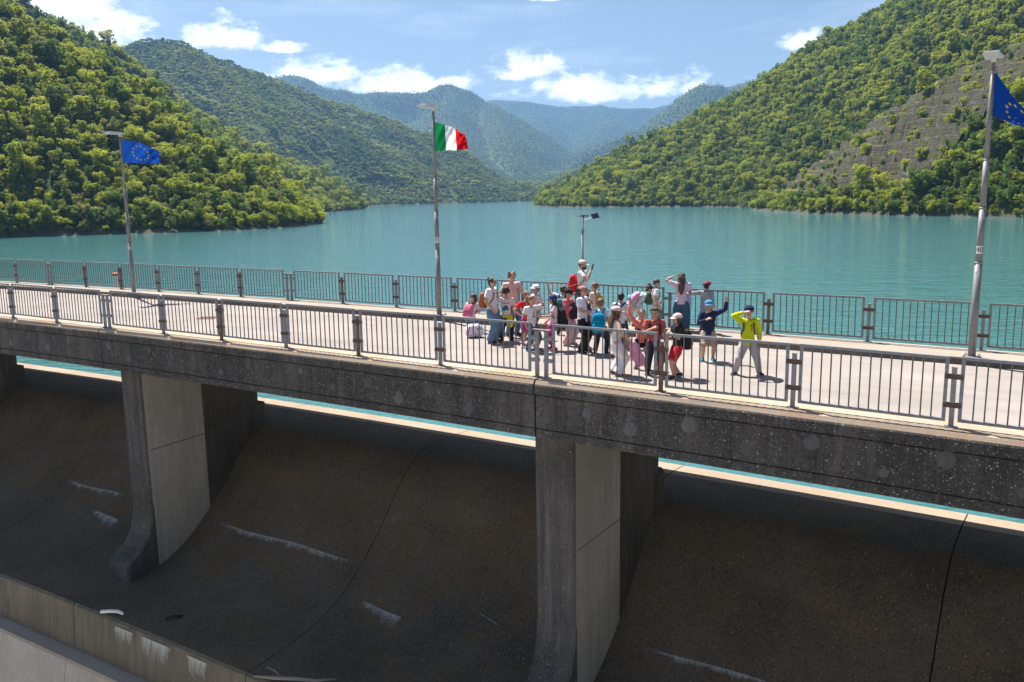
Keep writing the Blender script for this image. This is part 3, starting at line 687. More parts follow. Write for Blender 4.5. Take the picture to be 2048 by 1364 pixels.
flag(posts[2], [(1990, 141, 0), (1985, 231, 0), (2062, 262, .5), (2112, 268, .5)], 'blue flag with yellow stars cut off by the right edge', 'eu', 3, .08, -.16)
# ------------------------------------------------------------------ weather mast
mast = empty('weather_mast', A(-2.28, 7.2, .165), label='thin grey weather station mast behind the man in the cap', category='mast')
def mk(nm, b, mt, par=mast, sm=False): return link(nm, b.mesh(nm, mt, sm), par)
MH = 2.5
b = MB(); b.tube([(0, 0, 0), (0, 0, MH)], .033, 12); mk('pole', b, MT['pole'], sm=True)
b = MB(); b.tube([(0, 0, MH - .05), (.03, 0, MH + .35), (.035, 0, MH + .5)], .014, 8); b.box(-.03, .05, -.03, .03, MH + .02, MH + .16); mk('upper_rod', b, MT['pole'])
b = MB(); b.box(-.10, .05, -.09, -.035, MH - .98, MH - .70); mk('sensor_box', b, MT['platewhite'])
b = MB(); b.tube([(-.04, -.06, MH - .98), (-.05, -.06, MH - 1.08), (-.02, -.03, MH - 1.15)], .008, 6); mk('cable', b, MT['black'])
an = link('anemometer', None, mast); an.location = (.035, 0, MH + .5)
b = MB(); b.tube([(-.20, 0, .02), (.0, 0, .02), (.2, 0, .02)], .007, 6); b.tube([(0, 0, -.03), (0, 0, .06)], .02, 8); mk('arm', b, MT['black'], an)
for x, y in ((-.06, -.03), (.09, -.05), (.02, .09)):
    b = MB(); b.ell((x, y, .03), (.03, .03, .03), 10, 6); mk('cup', b, MT['black'], an)
b = MB(); b.box(-.105, .105, -.08, .08, -.008, .008)
q = mk('solar_panel', b, plain('solar_cells', (.02, .025, .06), .25, 0, .2)); q.location = (.36, -.02, MH + .52); q.rotation_euler = (.9, -.15, .3)
b = MB(); b.tube([(.04, 0, MH + .4), (.33, 0, MH + .5)], .01, 6); mk('panel_arm', b, MT['pole'])
# ------------------------------------------------------------------ small things
def oncrest(u, v, z): return onz(u, v, z)
p = onz(226, 1226, -7.47); R = empty('plastic_pipe', p, label='bent piece of white pipe lying on the spillway lip', category='pipe')
b = MB(); b.tube([(-.34, 0, .045), (-.1, .03, .045), (.14, .0, .045), (.3, -.1, .045), (.36, -.16, .045)], [.045, .05, .05, .045, .035], 10); link('tube', b.mesh('tube', MT['platewhite'], True), R)
p = onz(590, 1362, -7.45); R = empty('driftwood', p, label='pale driftwood branch at the bottom edge of the picture', category='branch')
b = MB(); b.tube([(-1.0, .15, .05), (-.5, .02, .08), (0, 0, .06), (.5, -.08, .05), (1.0, -.02, .04)], [.02, .045, .05, .04, .02], 8); b.tube([(-.3, 0, .07), (-.5, .2, .14), (-.75, .3, .2)], [.03, .02, .01], 6)
link('stem', b.mesh('stem', MT['walk'], True), R)
p = onz(347, 1237, -7.46); R = empty('debris', p, label='small black scrap lying on the spillway floor', category='debris')
b = MB(); b.tube([(-.2, -.05, .02), (-.05, .02, .05), (.08, .06, .03), (.2, .12, .02)], [(.05, .03), (.03, .02), (.06, .03), (.04, .02)], 7); link('scrap', b.mesh('scrap', MT['black'], True), R)
MT['orange'] = plain('buoy_orange', (.75, .16, .03), .4)
for i, (u, v, w, lb) in enumerate(((231, 551, .55, 'pale orange float on the green water behind the left railing'), (238.5, 550.5, .3, 'small dark red float tied beside the orange one'))):
    p = onz(u, v, ZW); R = empty('buoy', p, label=lb, category='buoy')
    b = MB(); b.ell((0, 0, .1), (w * .7, w * .5, w * .42), 14, 8); link('float', b.mesh('float', MT['orange'] if i == 0 else plain('buoy_red', (.2, .02, .015), .5), True), R)
    b = MB(); b.tube([(0, 0, w * .3), (0, 0, w * .75)], w * .12, 8); link('stem', b.mesh('stem', MT['orange'] if i == 0 else MT['black']), R)
p = onz(862, 406.5, ZW); R = empty('boat', p, label='tiny white boat far off on the lake', category='boat')
b = MB(); b.add([(-2.6, -.8, .7), (2.0, -.9, .7), (3.4, 0, .9), (2.0, .9, .7), (-2.6, .8, .7), (-2.4, -.5, -.2), (1.8, -.5, -.2), (2.6, 0, -.1), (1.8, .5, -.2), (-2.4, .5, -.2)],
    [(0, 1, 2, 3, 4), (0, 5, 6, 1), (1, 6, 7, 2), (2, 7, 8, 3), (3, 8, 9, 4), (4, 9, 5, 0)]); link('hull', b.mesh('hull', MT['platewhite']), R)
b = MB(); b.box(-1.2, .6, -.6, .6, .7, 1.9); b.box(-1.5, .9, -.7, .7, 1.9, 2.0); link('cabin', b.mesh('cabin', MT['platewhite']), R)
MT['iron'] = plain('rusted_iron', (.27, .185, .15), .9, 0, .3, 25)
for u, v, lb in ((415, 636, 'rusty manhole cover in the empty left part of the road'), (1247, 716, 'rusty manhole cover near the child with white trousers')):
    p = onz(u, v, .006); R = empty('manhole_cover', p, label=lb, category='manhole')
    b = MB(); n_ = 28; b.add([(.36 * math.cos(2 * math.pi * i / n_), .36 * math.sin(2 * math.pi * i / n_), 0) for i in range(n_)] + [(.34 * math.cos(2 * math.pi * i / n_), .34 * math.sin(2 * math.pi * i / n_), .008) for i in range(n_)],
        [tuple(range(n_, 2 * n_))] + [(i, (i + 1) % n_, n_ + (i + 1) % n_, n_ + i) for i in range(n_)]); link('lid', b.mesh('lid', MT['iron']), R)
    b = MB()
    for k in range(-3, 4): b.box(-.28, .28, k * .08 - .012, k * .08 + .012, .0085, .016)
    link('tread', b.mesh('tread', MT['iron']), R)
# ------------------------------------------------------------------ people
V3 = Vector
def ik(root, tgt, l1, l2, pole):
    root, tgt, pole = V3(root), V3(tgt), V3(pole); d = tgt - root; L = min(d.length, (l1 + l2) * .995); dn = d.normalized()
    a = (l1 * l1 - l2 * l2 + L * L) / (2 * L); h = math.sqrt(max(l1 * l1 - a * a, 1e-6))
    p = pole - dn * dn.dot(pole)
    if p.length < 1e-4: p = V3((0, 1, 0)) - dn * dn.y
    return root + dn * a + p.normalized() * h, root + dn * L
BAKE = []
def remesh(o, vox, ratio=.4, sm=3):
    m = o.modifiers.new('r', 'REMESH'); m.mode = 'VOXEL'; m.voxel_size = vox; m.use_smooth_shade = True
    if sm: s = o.modifiers.new('s', 'SMOOTH'); s.factor = .45; s.iterations = sm
    d = o.modifiers.new('d', 'DECIMATE'); d.ratio = ratio
    BAKE.append(o); return o
_fab = {}
def fabric(col, sc=45):
    key = tuple(round(c, 3) for c in col)
    if key not in _fab:
        m, n = new_mat('fabric'); oc = n('ShaderNodeTexCoord').outputs['Object']
        f = n.noise(oc, 9, 4, .6, .6); w = n.noise(oc, 260, 2)
        c = n.mix(n.ramp(f, [(.3, 0.), (.7, 1.)]), tuple(x * .82 for x in col), tuple(min(1, x * 1.12) for x in col))
        finish(n, c, .85, n.math('ADD', f, n.math('MULTIPLY', w, .05)), .7, .05, .15); _fab[key] = m
    return _fab[key]
_skin = {}
def skin(col=(.48, .27, .19)):
    if col not in _skin:
        m, n = new_mat('skin'); nz = n.noise(n('ShaderNodeTexCoord').outputs['Object'], 14, 3)
        finish(n, n.mix(nz, tuple(c * .88 for c in col), tuple(min(1, c * 1.1) for c in col)), .55, None, spec=.35); _skin[col] = m
    return _skin[col]
_hair = {}
def hairm(col):
    if col not in _hair:
        m, n = new_mat('hair'); oc = n('ShaderNodeTexCoord').outputs['Object']; f = n.noise(n.mapping(oc, (1, 1, .15)), 70, 3)
        finish(n, n.mix(f, tuple(c * .6 for c in col), tuple(c * 1.5 for c in col)), .45, f, .8, .02, .4); _hair[col] = m
    return _hair[col]
DK, BR, LB_, BLK = (.035, .022, .016), (.075, .040, .022), (.16, .085, .04), (.012, .010, .010)
WHT, JEAN, NAVY, BLACK = (.74, .73, .76), (.09, .17, .30), (.018, .024, .055), (.018, .018, .02)
SKN = (.50, .285, .20)
# arm poses: wrist relative to the shoulder in body heights (outward, forward, up), elbow hint (outward, forward, up), finger spread
ARM = {'down': ((.045, .03, -.295), (.3, -1, 0), 0), 'relaxed': ((.05, .08, -.27), (.4, -1, 0), 0), 'hip': ((.02, .02, -.205), (1, -.6, 0), 0), 'front': ((-.06, .15, -.17), (.6, -.6, -.6), 0),
       'wave': ((.15, .06, .20), (1, -.2, -.4), 1), 'high': ((.08, .03, .285), (1, 0, 0), 1), 'head': ((.02, .04, .13), (1, -.1, -.1), 0), 'shade': ((-.035, .125, .135), (1, -.1, -.3), 0),
       'side': ((.29, .04, -.02), (0, -1, -.2), 0), 'chest': ((-.07, .13, -.08), (.8, -.2, -.7), 0), 'back_head': ((.06, -.03, .11), (1, .3, .1), 0), 'out': ((.17, .08, -.22), (.4, -1, 0), 0),
       'stretch': ((.20, .02, .21), (.5, 0, -.6), 0), 'phone': ((-.02, .17, .03), (.5, -.3, -1), 0), 'reach': ((.05, .24, -.14), (.3, -.4, -.8), 0), 'point': ((.20, .20, .06), (.5, -.3, -1), 0)}
class Person:
    def __init__(s, label, pos, h, yaw, top, bot, hair=(BR, 'short'), arms=('down', 'down'), sleeve='short', legs='long', shoe=(.05, .045, .045), cap=None, headyaw=0, headpitch=0, lean=0.,
                 stance=.05, step=0., adult=False, turn=None, sk=SKN, fit=1., crouch=0., glasses=False, beard=None, z=None):
        R = empty('person', pos, label=label, category='person')
        base = math.atan2(pos[0], -pos[1]) + math.pi        # 0 = facing the camera
        base = math.atan2(-pos[0], pos[1]) * -1.0
        s.R = R; s.h = h; toc = math.atan2(-pos[0], -pos[1])   # heading towards the camera
        # local -Y is forward; rotate so that forward points at the camera for yaw 0, to image right for yaw 90
        fwd = math.atan2(-pos[1], -pos[0]) + math.radians(yaw)
        R.rotation_euler = (0, 0, fwd + math.pi / 2); s.yaw = fwd + math.pi / 2
        k = h; hd = h * (.138 if adult else .158); s.hd = hd
        hip = h * (.50 if adult else .475) - crouch * h; s.hip = hip
        shz = h - hd * 1.36 - crouch * h; s.sw = h * (.122 if adult else .112)
        rotL = Matrix.Rotation(lean, 4, 'X')
        piv = V3((0, 0, hip))
        T = lambda p: piv + rotL @ (V3(p) - piv); s.T = T
        tz = lambda f: hip + (shz - hip) * f
        tor = [(hip - .05 * k, .070, .055), (hip, .088, .064), (tz(.25), .080, .058), (tz(.45), .078, .056), (tz(.72), .095, .062), (tz(.92), .098, .056), (tz(1.03), .080, .046)]
        tor = [(z_, a * k * fit, b_ * k * fit) for z_, a, b_ in tor]; s.tor = tor
        nk = [(shz + .0 * k, .05 * k, .042 * k), (shz + .03 * k, .031 * k, .033 * k), (h - crouch * h - hd * .86, .028 * k, .031 * k)]
        b = MB()
        b.tube([T((0, 0, z_)) for z_, _, _ in tor], [(a, c) for _, a, c in tor], 14)
        b.tube([T((0, -.004 * k * i, z_)) for i, (z_, _, _) in enumerate(nk)], [(a, c) for _, a, c in nk], 10)
        # head
        hc = T((0, -.012 * k, h - crouch * h - hd * .5)); hr = Matrix.Rotation(math.radians(headyaw), 3, 'Z') @ Matrix.Rotation(headpitch + lean * .6, 3, 'X'); s.hc, s.hr = hc, hr
        Hd = lambda x, y, z_: hc + hr @ V3((x * hd, y * hd, z_ * hd)); s.Hd = Hd
        b.ell(Hd(0, .03, .08), (.37 * hd, .44 * hd, .42 * hd), 16, 12, rot=hr)
        b.tube([Hd(0, -.06, .15), Hd(0, -.11, -.1), Hd(0, -.15, -.32), Hd(0, -.17, -.47)], [(.34 * hd, .30 * hd), (.33 * hd, .29 * hd), (.25 * hd, .24 * hd), (.12 * hd, .13 * hd)], 12, side=hr @ V3((1, 0, 0)))
        b.tube([Hd(0, -.40, .10), Hd(0, -.46, -.06), Hd(0, -.50, -.13), Hd(0, -.40, -.17)], [.035 * hd, .05 * hd, .065 * hd, .05 * hd], 8)
        for sg in (-1, 1): b.ell(Hd(sg * .37, .04, -.02), (.05 * hd, .09 * hd, .13 * hd), 8, 6, rot=hr)
        # arms
        l1, l2 = .172 * k, .150 * k; s.wr = {}; s.arm = {}
        for sg, ps in zip((-1, 1), arms):              # image of: person's right (-x), left (+x)
            tg, pl, sp_ = ARM[ps] if isinstance(ps, str) else ps
            sh = T((sg * s.sw, .002, shz)); t_ = sh + V3((sg * tg[0] * k, -tg[1] * k, tg[2] * k)); el_, wr = ik(sh, t_, l1, l2, (sg * pl[0], -pl[1], pl[2]))
            s.arm[sg] = (sh, el_, wr)
            inn = T((sg * s.sw * .55, 0, shz + .005 * k))
            b.tube([inn, sh, sh.lerp(el_, .35), el_, el_.lerp(wr, .3), wr], [.036 * k, .038 * k, .032 * k, .026 * k, .027 * k, .0185 * k], 9)
            d = (wr - el_).normalized(); nrm = V3((0, -1, 0)) if sp_ else V3((-sg, 0, 0)); nrm = (nrm - d * d.dot(nrm)).normalized(); sd = d.cross(nrm)
            hl = hd * .72; pw = hl * .20; pm_ = wr + d * hl * .5; s.wr[sg] = wr + d * hl * .55
            b.tube([wr - d * .01, wr + d * hl * .22, pm_], [(hl * .13, hl * .12), (pw, hl * .10), (pw * 1.1, hl * .09)], 8, side=sd)
            for q in range(4):
                off = (q - 1.5) * pw * .62; ln = hl * (.40, .47, .44, .36)[q]; fan = (q - 1.5) * (.16 if sp_ else .04); curl = .10 if sp_ else .55
                p0 = wr + d * hl * .42 + sd * off; f1 = (d + sd * fan + nrm * curl * .35).normalized(); p1 = p0 + f1 * ln * .55; f2 = (d + sd * fan + nrm * curl * 1.3).normalized()
                b.tube([p0, p1, p1 + f2 * ln * .5], [hl * .052, hl * .048, hl * .036], 6)
            ts = -sg if sp_ else 1; p0 = wr + d * hl * .14 + sd * pw * .7 * ts; f1 = (d * .55 + sd * ts * .8 + nrm * .25).normalized(); p1 = p0 + f1 * hl * .22
            b.tube([p0, p1, p1 + (d * .8 + sd * ts * .3 + nrm * .3).normalized() * hl * .18], [hl * .06, hl * .055, hl * .04], 6)
        # legs
        t1, t2 = .245 * k, .235 * k; s.leg = {}
        for sg in (-1, 1):
            hp = V3((sg * .052 * k, 0, hip - .01 * k)); st_ = sg * step
            an = V3((sg * (.052 * k + stance * h), -st_ * h, .042 * k)); kn, an2 = ik(hp, an, t1, t2, (sg * .15, -1, 0)); s.leg[sg] = (hp, kn, an2)
            b.tube([hp + V3((0, 0, .04 * k)), hp, hp.lerp(kn, .5), kn, kn.lerp(an2, .3), an2], [.058 * k, .06 * k, .05 * k, .037 * k, .037 * k, .023 * k], 10)
            tn = turn if turn is not None else .25; fd = V3((sg * math.sin(tn), -math.cos(tn), 0))
            b.tube([an2 + V3((0, 0, .01)) - fd * .02 * k, an2 - V3((0, 0, .02 * k)) + fd * .03 * k, an2 - V3((0, 0, .028 * k)) + fd * .09 * k], [.024 * k, (.026 * k, .02 * k), (.024 * k, .013 * k)], 8, side=(0, 0, 1))
            s.leg[sg] += (fd,)
        remesh(link('body', b.mesh('body', skin(sk)), R), .0095, .45, 1)
        # eyes, mouth
        for sg in (-1, 1):
            e = MB(); e.ell(Hd(sg * .155, -.375, .03), (.055 * hd, .035 * hd, .038 * hd), 8, 6, rot=hr); link('eye', e.mesh('eye', MT['black'], True), R)
        e = MB(); e.ell(Hd(0, -.405, -.27), (.12 * hd, .03 * hd, .028 * hd), 8, 5, rot=hr); link('mouth', e.mesh('mouth', fabric((.42, .12, .10)), True), R)
        if glasses:
            e = MB()
            for sg in (-1, 1): e.ell(Hd(sg * .16, -.42, .03), (.13 * hd, .04 * hd, .10 * hd), 10, 6, rot=hr)
            e.tube([Hd(-.38, -.02, .05), Hd(-.30, -.36, .05), Hd(.30, -.36, .05), Hd(.38, -.02, .05)], .018 * hd, 5); link('sunglasses', e.mesh('sunglasses', MT['black'], True), R)
        if beard:
            e = MB(); e.tube([Hd(0, -.14, -.18), Hd(0, -.18, -.36), Hd(0, -.2, -.52)], [(.35 * hd, .30 * hd), (.28 * hd, .27 * hd), (.12 * hd, .14 * hd)], 12, side=hr @ V3((1, 0, 0))); link('beard', e.mesh('beard', hairm(beard), True), R)
        # top
        if top is not None:
            e = MB(); g_ = .014 if sleeve != 'hood' else .022; low = hip - (.03 if sleeve != 'hood' else .055) * k
            fl = (.03 if sleeve in ('long', 'hood') else .012) * k; rows = [(low, tor[1][1] + g_ + fl, tor[1][2] + g_ + fl * .7)] + [(z_, a + g_, c + g_) for z_, a, c in tor[1:]] + [(shz + .022 * k, .045 * k, .045 * k)]
            e.tube([T((0, 0, z_)) for z_, _, _ in rows], [(a, c) for _, a, c in rows], 16)
            for sg in (-1, 1):
                sh, el_, wr = s.arm[sg]; inn = T((sg * s.sw * .5, 0, shz - .005 * k))
                if sleeve == 'none': e.tube([inn, inn.lerp(sh, .6)], [.05 * k, .045 * k], 8)
                elif sleeve == 'short': e.tube([inn, sh, sh.lerp(el_, .62)], [.05 * k, .05 * k, .048 * k], 10)
                else: e.tube([inn, sh, sh.lerp(el_, .5), el_, el_.lerp(wr, .5), el_.lerp(wr, .93)], [.05 * k, .051 * k, .046 * k, .041 * k, .036 * k, .029 * k], 10)
            if sleeve == 'hood': e.tube([T((0, .05 * k, shz - .02 * k)), T((0, .068 * k, shz + .015 * k)), T((0, .04 * k, shz + .035 * k))], [(.05 * k, .02 * k), (.075 * k, .032 * k), (.05 * k, .018 * k)], 10)
            remesh(link('jacket' if sleeve in ('long', 'hood') else 'shirt', e.mesh('shirt', fabric(top)), R), .014, .6, 2)
        # trousers
        e = MB(); cut = {'long': .97, 'wide': 1.0, 'leggings': .93, 'shorts': -.12, 'short': -.55, 'crop': .5}[legs]; w = {'long': 1.22, 'wide': 1.6, 'leggings': 1.08, 'shorts': 1.42, 'short': 1.2, 'crop': 1.3}[legs]
        pr = [(hip - .075 * k, .085 * k, .068 * k), (hip - .02 * k, tor[1][1] + .009, tor[1][2] + .009), (tz(.16), tor[2][1] + .008, tor[2][2] + .008)]
        e.tube([(0, 0, z_) for z_, _, _ in pr], [(a, c) for _, a, c in pr], 14)
        for sg in (-1, 1):
            hp, kn, an2, _ = s.leg[sg]
            end = kn.lerp(an2, cut) if cut > 0 else kn.lerp(hp, -cut)
            pts = [hp + V3((0, 0, .03 * k)), hp.lerp(kn, .25), hp.lerp(kn, .7)] if cut > -.3 else [hp + V3((0, 0, .03 * k)), hp.lerp(kn, .2)]
            rr = [.064 * k, .064 * k * (1 + (w - 1) * .5), .050 * k * w] if cut > -.3 else [.064 * k, .066 * k]
            if cut > 0: pts += [kn, kn.lerp(an2, .4 * cut)]; rr += [.044 * k * w, .040 * k * w]
            pts.append(end); rr.append({'long': .034 * k * w, 'wide': .046 * k * w, 'leggings': .026 * k * w, 'shorts': .056 * k * w, 'short': .058 * k * w, 'crop': .04 * k * w}[legs])
            e.tube(pts, rr, 12)
        remesh(link('trousers' if cut > 0 else 'shorts', e.mesh('trousers', fabric(bot)), R), .014, .6, 2)
        # shoes
        for sg in (-1, 1):
            hp, kn, an2, fd = s.leg[sg]; g0 = V3((an2.x, an2.y, 0)) ; e = MB(); L_ = .088 * k
            e.tube([g0 - fd * .045 * k + V3((0, 0, .03 * k)), g0 - fd * .02 * k + V3((0, 0, .032 * k)), g0 + fd * .03 * k + V3((0, 0, .027 * k)), g0 + fd * .075 * k + V3((0, 0, .02 * k)), g0 + fd * .115 * k + V3((0, 0, .015 * k))],
                   [(.02 * k, .018 * k), (.031 * k, .029 * k), (.027 * k, .031 * k), (.02 * k, .033 * k), (.011 * k, .02 * k)], 12, side=(0, 0, 1))
            e.tube([an2 - V3((0, 0, .02 * k)), an2 + V3((0, 0, .012 * k))], [.032 * k, .029 * k], 10)
            sh_ = link('shoe', e.mesh('shoe', fabric(shoe), True), R)
            e = MB(); e.tube([g0 - fd * .055 * k + V3((0, 0, .006 * k)), g0 + fd * .04 * k + V3((0, 0, .006 * k)), g0 + fd * .125 * k + V3((0, 0, .006 * k))], [(.007 * k, .026 * k), (.007 * k, .034 * k), (.006 * k, .022 * k)], 10, side=(0, 0, 1))
            link('sole', e.mesh('sole', fabric((.55, .53, .5)), True), sh_)
        # hair
        hc_, st = hair; e = MB()
        if st != 'bald':
            e.ell(Hd(0, .085, .13), (.405 * hd, .44 * hd, .42 * hd), 16, 12, rot=hr)
            if st == 'short': e.tube([Hd(0, .18, .1), Hd(0, .24, -.18), Hd(0, .2, -.33)], [(.36 * hd, .22 * hd), (.31 * hd, .17 * hd), (.2 * hd, .1 * hd)], 12, side=hr @ V3((1, 0, 0)))
            if st in ('long', 'pony', 'bun'):
                e.tube([Hd(0, .12, .1), Hd(0, .22, -.2), Hd(0, .22, -.42)], [(.40 * hd, .27 * hd), (.37 * hd, .2 * hd), (.22 * hd, .12 * hd)], 12, side=hr @ V3((1, 0, 0)))
            if st == 'long':
                bk = T((0, tor[4][2] + .035, tz(.45))); up_ = T((0, tor[5][2] + .03, tz(.95)))
                e.tube([Hd(0, .2, .0), Hd(0, .3, -.35), up_, up_.lerp(bk, .55), bk], [(.40 * hd, .2 * hd), (.42 * hd, .18 * hd), (.45 * hd, .16 * hd), (.40 * hd, .14 * hd), (.16 * hd, .07 * hd)], 12, side=hr @ V3((1, 0, 0)))
                for sg in (-1, 1): e.tube([Hd(sg * .3, -.05, .2), Hd(sg * .41, -.08, -.2), Hd(sg * .42, -.02, -.6), Hd(sg * .33, .0, -.95)], [.1 * hd, .12 * hd, .12 * hd, .05 * hd], 8)
            if st == 'pony': e.tube([Hd(0, .42, .22), Hd(0, .66, .15), Hd(0, .70, -.3), Hd(0, .6, -.85), Hd(0, .55, -1.15)], [.1 * hd, .15 * hd, .17 * hd, .13 * hd, .03 * hd], 10)
            if st == 'bun': e.ell(Hd(0, .38, .42), (.2 * hd, .2 * hd, .19 * hd), 10, 8)
            if st == 'curly':
                r_ = random.Random(int(h * 1000))
                for _ in range(34):
                    a, z_ = r_.uniform(-.35, 3.5), r_.uniform(-.2, .5); q = math.sqrt(max(0, 1 - (z_ / .62) ** 2)); e.ell(Hd(.42 * math.cos(a) * q, .09 + .44 * math.sin(a) * q, z_ + .08), (.12 * hd,) * 3, 7, 5)
            o_ = link('hair', e.mesh('hair', hairm(hc_), True), R)
            if st in ('long', 'curly', 'pony'): remesh(o_, .016, .6, 1)
        # cap
        if cap:
            cc, by = cap[0], cap[1]; e = MB(); rz = hr @ Matrix.Rotation(math.radians(by), 3, 'Z'); Cp = lambda x, y, z_: hc + rz @ V3((x * hd, y * hd, z_ * hd))
            rows = []; nu_ = 20
            for zz, rr in ((.16, .475), (.30, .465), (.42, .41), (.52, .30), (.585, .15), (.60, .03)): rows.append((zz, rr))
            e.tube([Cp(0, .055, z_) for z_, _ in rows], [(r_ * hd * .95, r_ * hd * 1.06) for _, r_ in rows], nu_, side=rz @ V3((1, 0, 0)))
            vv = []
            for j, q in enumerate((0, .5, 1)):
                for i in range(9):
                    a = math.radians(-62 + 124 * i / 8); x = math.sin(a); y = -math.cos(a)
                    vv.append(Cp(x * (.45 + .0 * q), y * .46 + .05 - q * .40 * math.cos(a * .9), .20 - q * .07 - .03 * abs(x) * q * 2))
            vv += [p + rz @ V3((0, 0, -.025 * hd)) for p in vv]
            ff = [(j * 9 + i, j * 9 + i + 1, (j + 1) * 9 + i + 1, (j + 1) * 9 + i) for j in range(2) for i in range(8)]; ff += [tuple(27 + i for i in q[::-1]) for q in ff]
            ff += [(18 + i, 18 + i + 1, 45 + i + 1, 45 + i) for i in range(8)]
            C_ = link('cap', e.mesh('cap', fabric(cc), True), R)
            e2 = MB(); e2.add(vv, ff); link('brim', e2.mesh('brim', fabric(cap[2] if len(cap) > 2 else cc), True), C_)
    def world(s, p): return Matrix.Translation(s.R.location) @ Matrix.Rotation(s.yaw, 4, 'Z') @ V3(p)
    def surf(s, x, z_, back=False, g=.02):
        "point on the torso surface at lateral x and height z (local)"
        rows = s.tor
        for (z0, a0, b0), (z1, a1, b1) in zip(rows, rows[1:]):
            if z0 <= z_ <= z1:
                t = (z_ - z0) / (z1 - z0); a, b_ = a0 + (a1 - a0) * t + g, b0 + (b1 - b0) * t + g; break
        else: a, b_ = rows[-1][1] + g, rows[-1][2] + g
        y = b_ * math.sqrt(max(0, 1 - min(1, abs(x) / a) ** 2)); return s.T((x, y if back else -y, z_))
    def mark(s, name, polys, col, back=False):
        "flat print on the shirt: polygons in (x, z) relative to mid chest, metres"
        e = MB(); zc = s.hip + (s.tor[5][0] - s.hip) * .66
        for pl in polys: e.add([s.surf(x if not back else -x, zc + z_, back, .026) for x, z_ in pl], [tuple(range(len(pl)))])
        link(name, e.mesh(name, fabric(col)), s.R)
    def backpack(s, col, label, w=.27, hh=.40, dp=.16, front=False, strap=(.03, .03, .035), trim=None, side=0., low=0., noneck=False):
        tz = lambda f: s.hip + (s.tor[5][0] - s.hip) * f
        sg = -1 if front else 1; y0 = (s.tor[4][2] + .03) * sg; zt = tz(.98) - low; c = s.T((side, y0 + sg * dp * .5, zt - hh * .5))
        B = empty('backpack', s.world(s.T((side, y0 + sg * dp * .5, zt - hh))), label=label, category='backpack'); B.rotation_euler = (0, 0, s.yaw)
        loc = lambda p: Matrix.Rotation(-s.yaw, 4, 'Z') @ (s.world(p) - V3(B.location))
        rot = s.T((0, 0, 1)) - s.T((0, 0, 0)); e = MB()
        rows = []
        for t, kx, ky in ((0, .72, .7), (.04, .92, .92), (.25, 1, 1.08), (.55, 1.0, 1.0), (.8, .95, .85), (.93, .82, .65), (1, .5, .36)):
            rows.append((s.T((side, y0 + sg * dp * .5 * (.9 + .1 * ky), zt - hh + hh * t)), kx * w / 2, ky * dp / 2))
        n_ = 20; v = []
        for p, a, b_ in rows:
            for i in range(n_):
                th = 2 * math.pi * i / n_; cx_, sy_ = math.cos(th), math.sin(th); f = lambda q: math.copysign(abs(q) ** .6, q)
                v.append(loc(p + V3((a * f(cx_), b_ * f(sy_), 0))))
        ff = [(i * n_ + k_, i * n_ + (k_ + 1) % n_, (i + 1) * n_ + (k_ + 1) % n_, (i + 1) * n_ + k_) for i in range(len(rows) - 1) for k_ in range(n_)] + [tuple(range(n_))[::-1], tuple((len(rows) - 1) * n_ + k_ for k_ in range(n_))]
        e.add(v, ff); link('bag_body', e.mesh('bag_body', fabric(col), True), B)
        e = MB(); pc = s.T((side, y0 + sg * dp * 1.02, zt - hh * .68)); rr_ = (w * .38, dp * .22, hh * .22); e.ell(loc(pc), rr_, 14, 8); pk_ = link('pocket', e.mesh('pocket', fabric(trim or tuple(x * .75 for x in col)), True), B)
        e = MB(); e.tube([loc(s.T((side - w * .3, y0 + sg * dp * 1.06, zt - hh * .42))), loc(s.T((side, y0 + sg * dp * 1.1, zt - hh * .40))), loc(s.T((side + w * .3, y0 + sg * dp * 1.06, zt - hh * .42)))], .008, 6); link('zip', e.mesh('zip', fabric(strap)), B)
        e = MB(); e.tube([loc(s.T((side - .03, y0 + sg * dp * .35, zt - .01))), loc(s.T((side, y0 + sg * dp * .35, zt + .045))), loc(s.T((side + .03, y0 + sg * dp * .35, zt - .01)))], .008, 6); link('handle', e.mesh('handle', fabric(strap)), B)
        for q in (-1, 1):
            if noneck: break
            x = q * s.sw * .62; pts = [s.T((x * .8 + side, y0, zt - .03)), s.T((x, y0 * .6, s.tor[6][0] + .03)), s.T((x, 0, s.tor[6][0] + .045)), s.surf(x * 1.0, tz(.9), not front and False, .03) if not front else s.surf(x, tz(.9), True, .03)]
            if not front: pts = pts[:3] + [s.surf(x, tz(.92), False, .034), s.surf(x * 1.05, tz(.7), False, .034), s.surf(x * 1.3, tz(.5), False, .03), s.T((q * (s.tor[3][1] + .03), 0, tz(.4)))]
            e = MB(); e.tube([loc(p) for p in pts], [(.022, .008)] * len(pts), 8); link('strap', e.mesh('strap', fabric(strap), True), B)
        return B
def floor_at(u, v, z=0.002): p = onz(u, v, z); return p
def sl(s, o): return A(s, o, .168 if o > 6.4 else .003)
def rect(x0, x1, z0, z1): return [(x0, z0), (x1, z0), (x1, z1), (x0, z1)]
GR = 'school group on the bridge'
